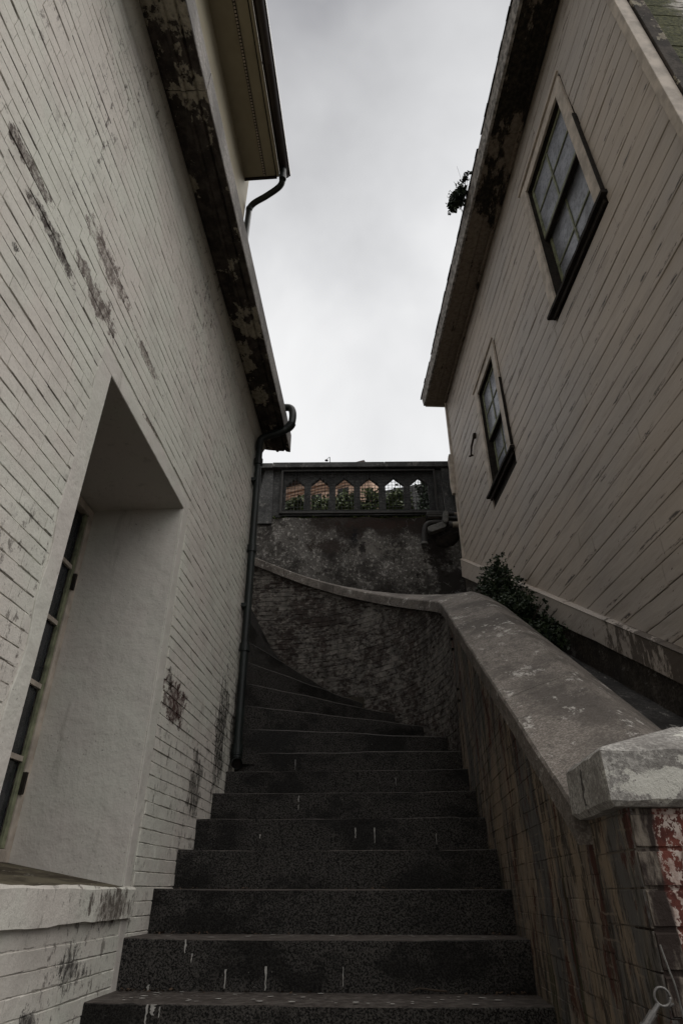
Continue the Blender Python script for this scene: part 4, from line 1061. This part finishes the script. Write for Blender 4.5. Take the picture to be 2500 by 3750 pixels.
# ================================================================ VEGETATION
def leaves(blobs, n, size, seed, droop=0., shell=.35):
    r = random.Random(seed); mb = MB(); tot = sum(b[1][0] * b[1][1] * b[1][2] for b in blobs)
    for c, rad in blobs:
        k = max(6, int(n * rad[0] * rad[1] * rad[2] / tot))
        cl = []
        for _ in range(max(4, k // 14)):
            v = Vector((r.gauss(0, 1), r.gauss(0, 1), r.gauss(0, 1))).normalized() * (r.random() ** shell); cl.append(Vector((v.x * rad[0], v.y * rad[1], v.z * rad[2])))
        for _ in range(k):
            p = Vector(c) + r.choice(cl) + Vector((r.gauss(0, 1), r.gauss(0, 1), r.gauss(0, 1))) * min(rad) * .16
            d = Vector((r.gauss(0, 1), r.gauss(0, 1), r.gauss(0, .8) - droop)).normalized(); u = d.orthogonal().normalized(); u.rotate(Matrix.Rotation(r.uniform(0, 6.28), 3, d))
            s_ = size * r.uniform(.6, 1.3); w_ = s_ * .36
            mb.quad(p, p + d * s_ * .45 + u * w_, p + d * s_, p + d * s_ * .45 - u * w_)
    return mb
def plant(name, base, label, cat, blobs, n, size, mat, seed, group=None, stems=6, shell=.35, r0=.008, part='foliage'):
    t = thing(name, base, label, cat, group)
    tag(leaves(blobs, n, size, seed, shell=shell).build(part, mat, t), kind='stuff')
    r = random.Random(seed + 1); mb = MB()
    for k in range(stems):
        c, rad = r.choice(blobs); e_ = Vector(c) + Vector((r.uniform(-.7, .7) * rad[0], r.uniform(-.7, .7) * rad[1], rad[2] * r.uniform(.2, .9))); b0 = Vector(base) + Vector((r.uniform(-.03, .03), r.uniform(-.03, .03), 0))
        m_ = b0.lerp(e_, .5) + Vector((r.uniform(-.05, .05), r.uniform(-.05, .05), .03)) * (e_ - b0).length
        mb.tube(arc([b0, m_, e_], 4), [r0 * (1 - .8 * i / 8) for i in range(9)], 5)
    mb.build('stem', MWD, t); return t
def chz(q): return .76 + .608 * (q - 3.15)
B = lambda p, q, dz, a, b, c: (Vector(H(p, q, chz(q) + dz)), (a, b, c))
plant('shrub', H(1.60, 4.2, chz(4.2)), 'low dark green shrub nearest the camera in the channel behind the coping', 'shrub', [B(1.62, 4.22, .10, .17, .20, .15), B(1.72, 4.20, .20, .10, .10, .14), B(1.50, 4.40, .10, .15, .2, .15)], 4600, .027, MLD, 11, 'shrubs in the channel behind the stair coping')
plant('shrub', H(1.62, 4.6, chz(4.6)), 'dark green shrub midway up the channel with upright shoots against the boards', 'shrub', [B(1.60, 4.62, .22, .18, .20, .24), B(1.74, 4.50, .34, .05, .05, .20), B(1.76, 4.36, .30, .04, .04, .17), B(1.72, 4.66, .42, .07, .07, .16)], 4600, .027, MLD, 12, 'shrubs in the channel behind the stair coping')
plant('shrub', H(1.62, 5.0, chz(5.0)), 'tallest dark green shrub, farthest up the channel against the skirt board', 'shrub', [B(1.63, 5.02, .35, .17, .20, .34), B(1.66, 4.96, .52, .10, .11, .18), B(1.66, 4.94, .70, .05, .05, .10)], 4600, .028, MLD, 13, 'shrubs in the channel behind the stair coping')
# plant in the eave
rp = thing('roof_plant', H(1.60, 4.0, 6.44), 'small leafy weed hanging over the edge of the wooden roof', 'plant')
tag(leaves([(H(1.455, 3.90, 6.51), (.10, .15, .10)), (H(1.42, 3.99, 6.45), (.05, .09, .06)), (H(1.51, 3.84, 6.54), (.06, .06, .05)), (H(1.50, 3.68, 6.54), (.05, .06, .05))], 1300, .036, 21, droop=.8, shell=.5).build('foliage', MLT, rp), kind='stuff')
mb = MB(); r = random.Random(5)
for k in range(16):
    e_ = Vector(H(1.42 + r.uniform(-.05, .10), 3.92 + r.uniform(-.33, .15), 6.50 + r.uniform(-.06, .08))); b0 = Vector(H(1.57, 4.0 + r.uniform(-.1, .1), 6.47)); mb.tube(arc([b0, b0.lerp(e_, .5) + Vector((0, r.uniform(-.02, .02), .02)), e_], 3), .0016, 4)
mb.build('stem', MWD, rp)
# ivy spilling over the wall top
iv = thing('ivy', F(.2, 7.32, 4.40), 'low green ivy creeping along the top of the retaining wall under the parapet', 'ivy')
bl = [(F(x, 7.34 + R.uniform(0, .04), 4.415 + R.uniform(-.008, .012)), (.07, .06, .022)) for x in [-.9 + .075 * k for k in range(30)]]
tag(leaves(bl, 1500, .035, 31, shell=.6).build('foliage', MLB, iv), kind='stuff')
# bushes behind the parapet
for k, (x, y, zt_, lab, n) in enumerate(((-.73, 8.1, 5.22, 'pale green bush behind the first parapet arch from the left', 2000), (-.34, 8.15, 5.26, 'loose green bush behind the second parapet arch from the left', 1800), (.06, 8.1, 5.36, 'round green bush behind the third parapet arch', 2400),
                               (.45, 8.2, 5.44, 'full green bush behind the fourth parapet arch', 2600), (.86, 8.1, 5.36, 'dense green bush behind the fifth parapet arch', 2400))):
    plant('bush', (x, y, 4.36), lab, 'bush', [((x, y, (4.36 + zt_) / 2), (.23, .25, (zt_ - 4.36) / 2 * .96)), ((x + .06, y - .1, zt_ - .18), (.13, .13, .13))], int(n * 1.7), .055, MLB, 40 + k, 'bushes behind the parapet', stems=5, shell=.45)
TRE = thing('tree', (1.95, 9.6, 4.36), 'dark leafy tree filling the sixth parapet arch', 'tree')
tag(leaves([((1.85, 9.4, 5.75), (.42, .4, .62)), ((1.56, 9.3, 5.55), (.24, .3, .60)), ((1.58, 9.2, 6.1), (.20, .2, .3)), ((2.1, 9.5, 5.8), (.5, .4, .62)), ((1.7, 9.4, 6.45), (.16, .16, .20))], 15000, .07, 61, shell=.4).build('crown', MLT, TRE), kind='stuff')
MB().tube([(1.95, 9.6, 4.3), (1.93, 9.55, 5.2), (1.9, 9.5, 5.9)], [.06, .045, .02], 8).build('trunk', MWD, TRE)

# ================================================================ FAR BUILDING ON THE HILL, LAMPS
K = 3.0
P0 = Vector((.80 * K, 14.0 * K, 0)); dr = Vector((-2.35, 1.0, 0)).normalized()      # along the facade to the left
nrm = Vector((-dr.y, dr.x, 0)); nrm = -nrm if nrm.y > 0 else nrm
def G(s_, o, z): v = P0 + dr * s_ + nrm * o; return (v.x, v.y, z)
FB = thing('peach_building', tuple(P0 + Vector((-4, 4, 26))), 'peach stucco building with three small barred windows seen through the arches', 'building')
zt2 = 30.3
MB().hexa([G(0, 0, 20), G(22, 0, 20), G(22, -9, 20), G(0, -9, 20), G(0, 0, zt2), G(22, 0, zt2), G(22, -9, zt2), G(0, -9, zt2)]).build('wall', MPE2, FB)
for zc_, h_, o_ in ((29.55, .12, .22), (29.25, .10, .12), (28.95, .08, .10)): MB().hexa([G(-.05, 0.01, zc_), G(22, 0.01, zc_), G(22, o_, zc_), G(-.05, o_, zc_), G(-.05, 0.01, zc_ + h_), G(22, 0.01, zc_ + h_), G(22, o_ + .05, zc_ + h_), G(-.05, o_ + .05, zc_ + h_)]).build('cornice_band', MPE2, FB)
MB().hexa([G(.1, .6, zt2 + .02), G(22, .6, zt2 + .02), G(22, -9.5, zt2 + .02), G(.1, -9.5, zt2 + .02), G(.35, .5, zt2 + .5), G(22, .5, zt2 + .5), G(22, -9.5, zt2 + .5), G(.35, -9.5, zt2 + .5)]).build('roof', flat('brown_roof', (.07, .05, .045), .9), FB)
for s0, z0 in ((2.0, 27.75), (4.45, 27.75), (7.05, 27.75)):
    wn = MB().hexa([G(s0, .02, z0), G(s0 + .95, .02, z0), G(s0 + .95, -.1, z0), G(s0, -.1, z0), G(s0, .02, z0 + 1.05), G(s0 + .95, .02, z0 + 1.05), G(s0 + .95, -.1, z0 + 1.05), G(s0, -.1, z0 + 1.05)]).build('window', MPW, FB)
    for k in range(5):
        MB().tube([G(s0 + .12 + k * .18, .06, z0), G(s0 + .12 + k * .18, .06, z0 + 1.05)], .02, 5).build('bar', MDM, wn)
    MB().hexa([G(s0 - .1, .02, z0 - .12), G(s0 + 1.05, .02, z0 - .12), G(s0 + 1.05, .15, z0 - .12), G(s0 - .1, .15, z0 - .12), G(s0 - .1, .02, z0 - .02), G(s0 + 1.05, .02, z0 - .02), G(s0 + 1.05, .15, z0 - .02), G(s0 - .1, .15, z0 - .02)]).build('sill', MPA, wn)
LW_ = thing('concrete_wall', (4.4, 42, 26), 'low concrete wall with sloping top far behind the fifth arch', 'wall')
MB().hexa([(3.3, 41.8, 24), (8.5, 41.8, 24), (8.5, 42.3, 24), (3.3, 42.3, 24), (3.3, 41.8, 27.75), (8.5, 41.8, 28.9), (8.5, 42.3, 28.9), (3.3, 42.3, 27.75)]).build('slab', MPA, LW_)
def lamp(bx, by, z0, zt3, lab, lean=0.):
    t = thing('street_lamp', (bx, by, z0), lab, 'street lamp', 'street lamps on the hill')
    top = Vector((bx + lean, by, zt3)); MB().tube([(bx, by, z0), (bx + lean * .5, by, (z0 + zt3) / 2), top], [.07, .055, .04], 8).build('pole', MDM, t, smooth=True)
    hd = top + Vector((-.34, -.1, -.42)); MB().tube(arc([top, top + Vector((-.05, 0, .03)), hd + Vector((.03, 0, .08))], 4), .025, 6).build('arm', MDM, t)
    MB().tube([hd + Vector((.02, 0, .07)), hd + Vector((0, 0, .02)), hd + Vector((-.01, 0, -.08))], [.05, .10, .19], 12).build('lamp_shade', MDM, t, smooth=True)
lamp(-.72, 54, 28, 40.25, 'street lamp with a bent arm rising above the parapet rail', -.55)
lamp(6.5, 54, 28, 37.05, 'street lamp seen through the fifth parapet arch', -.35)
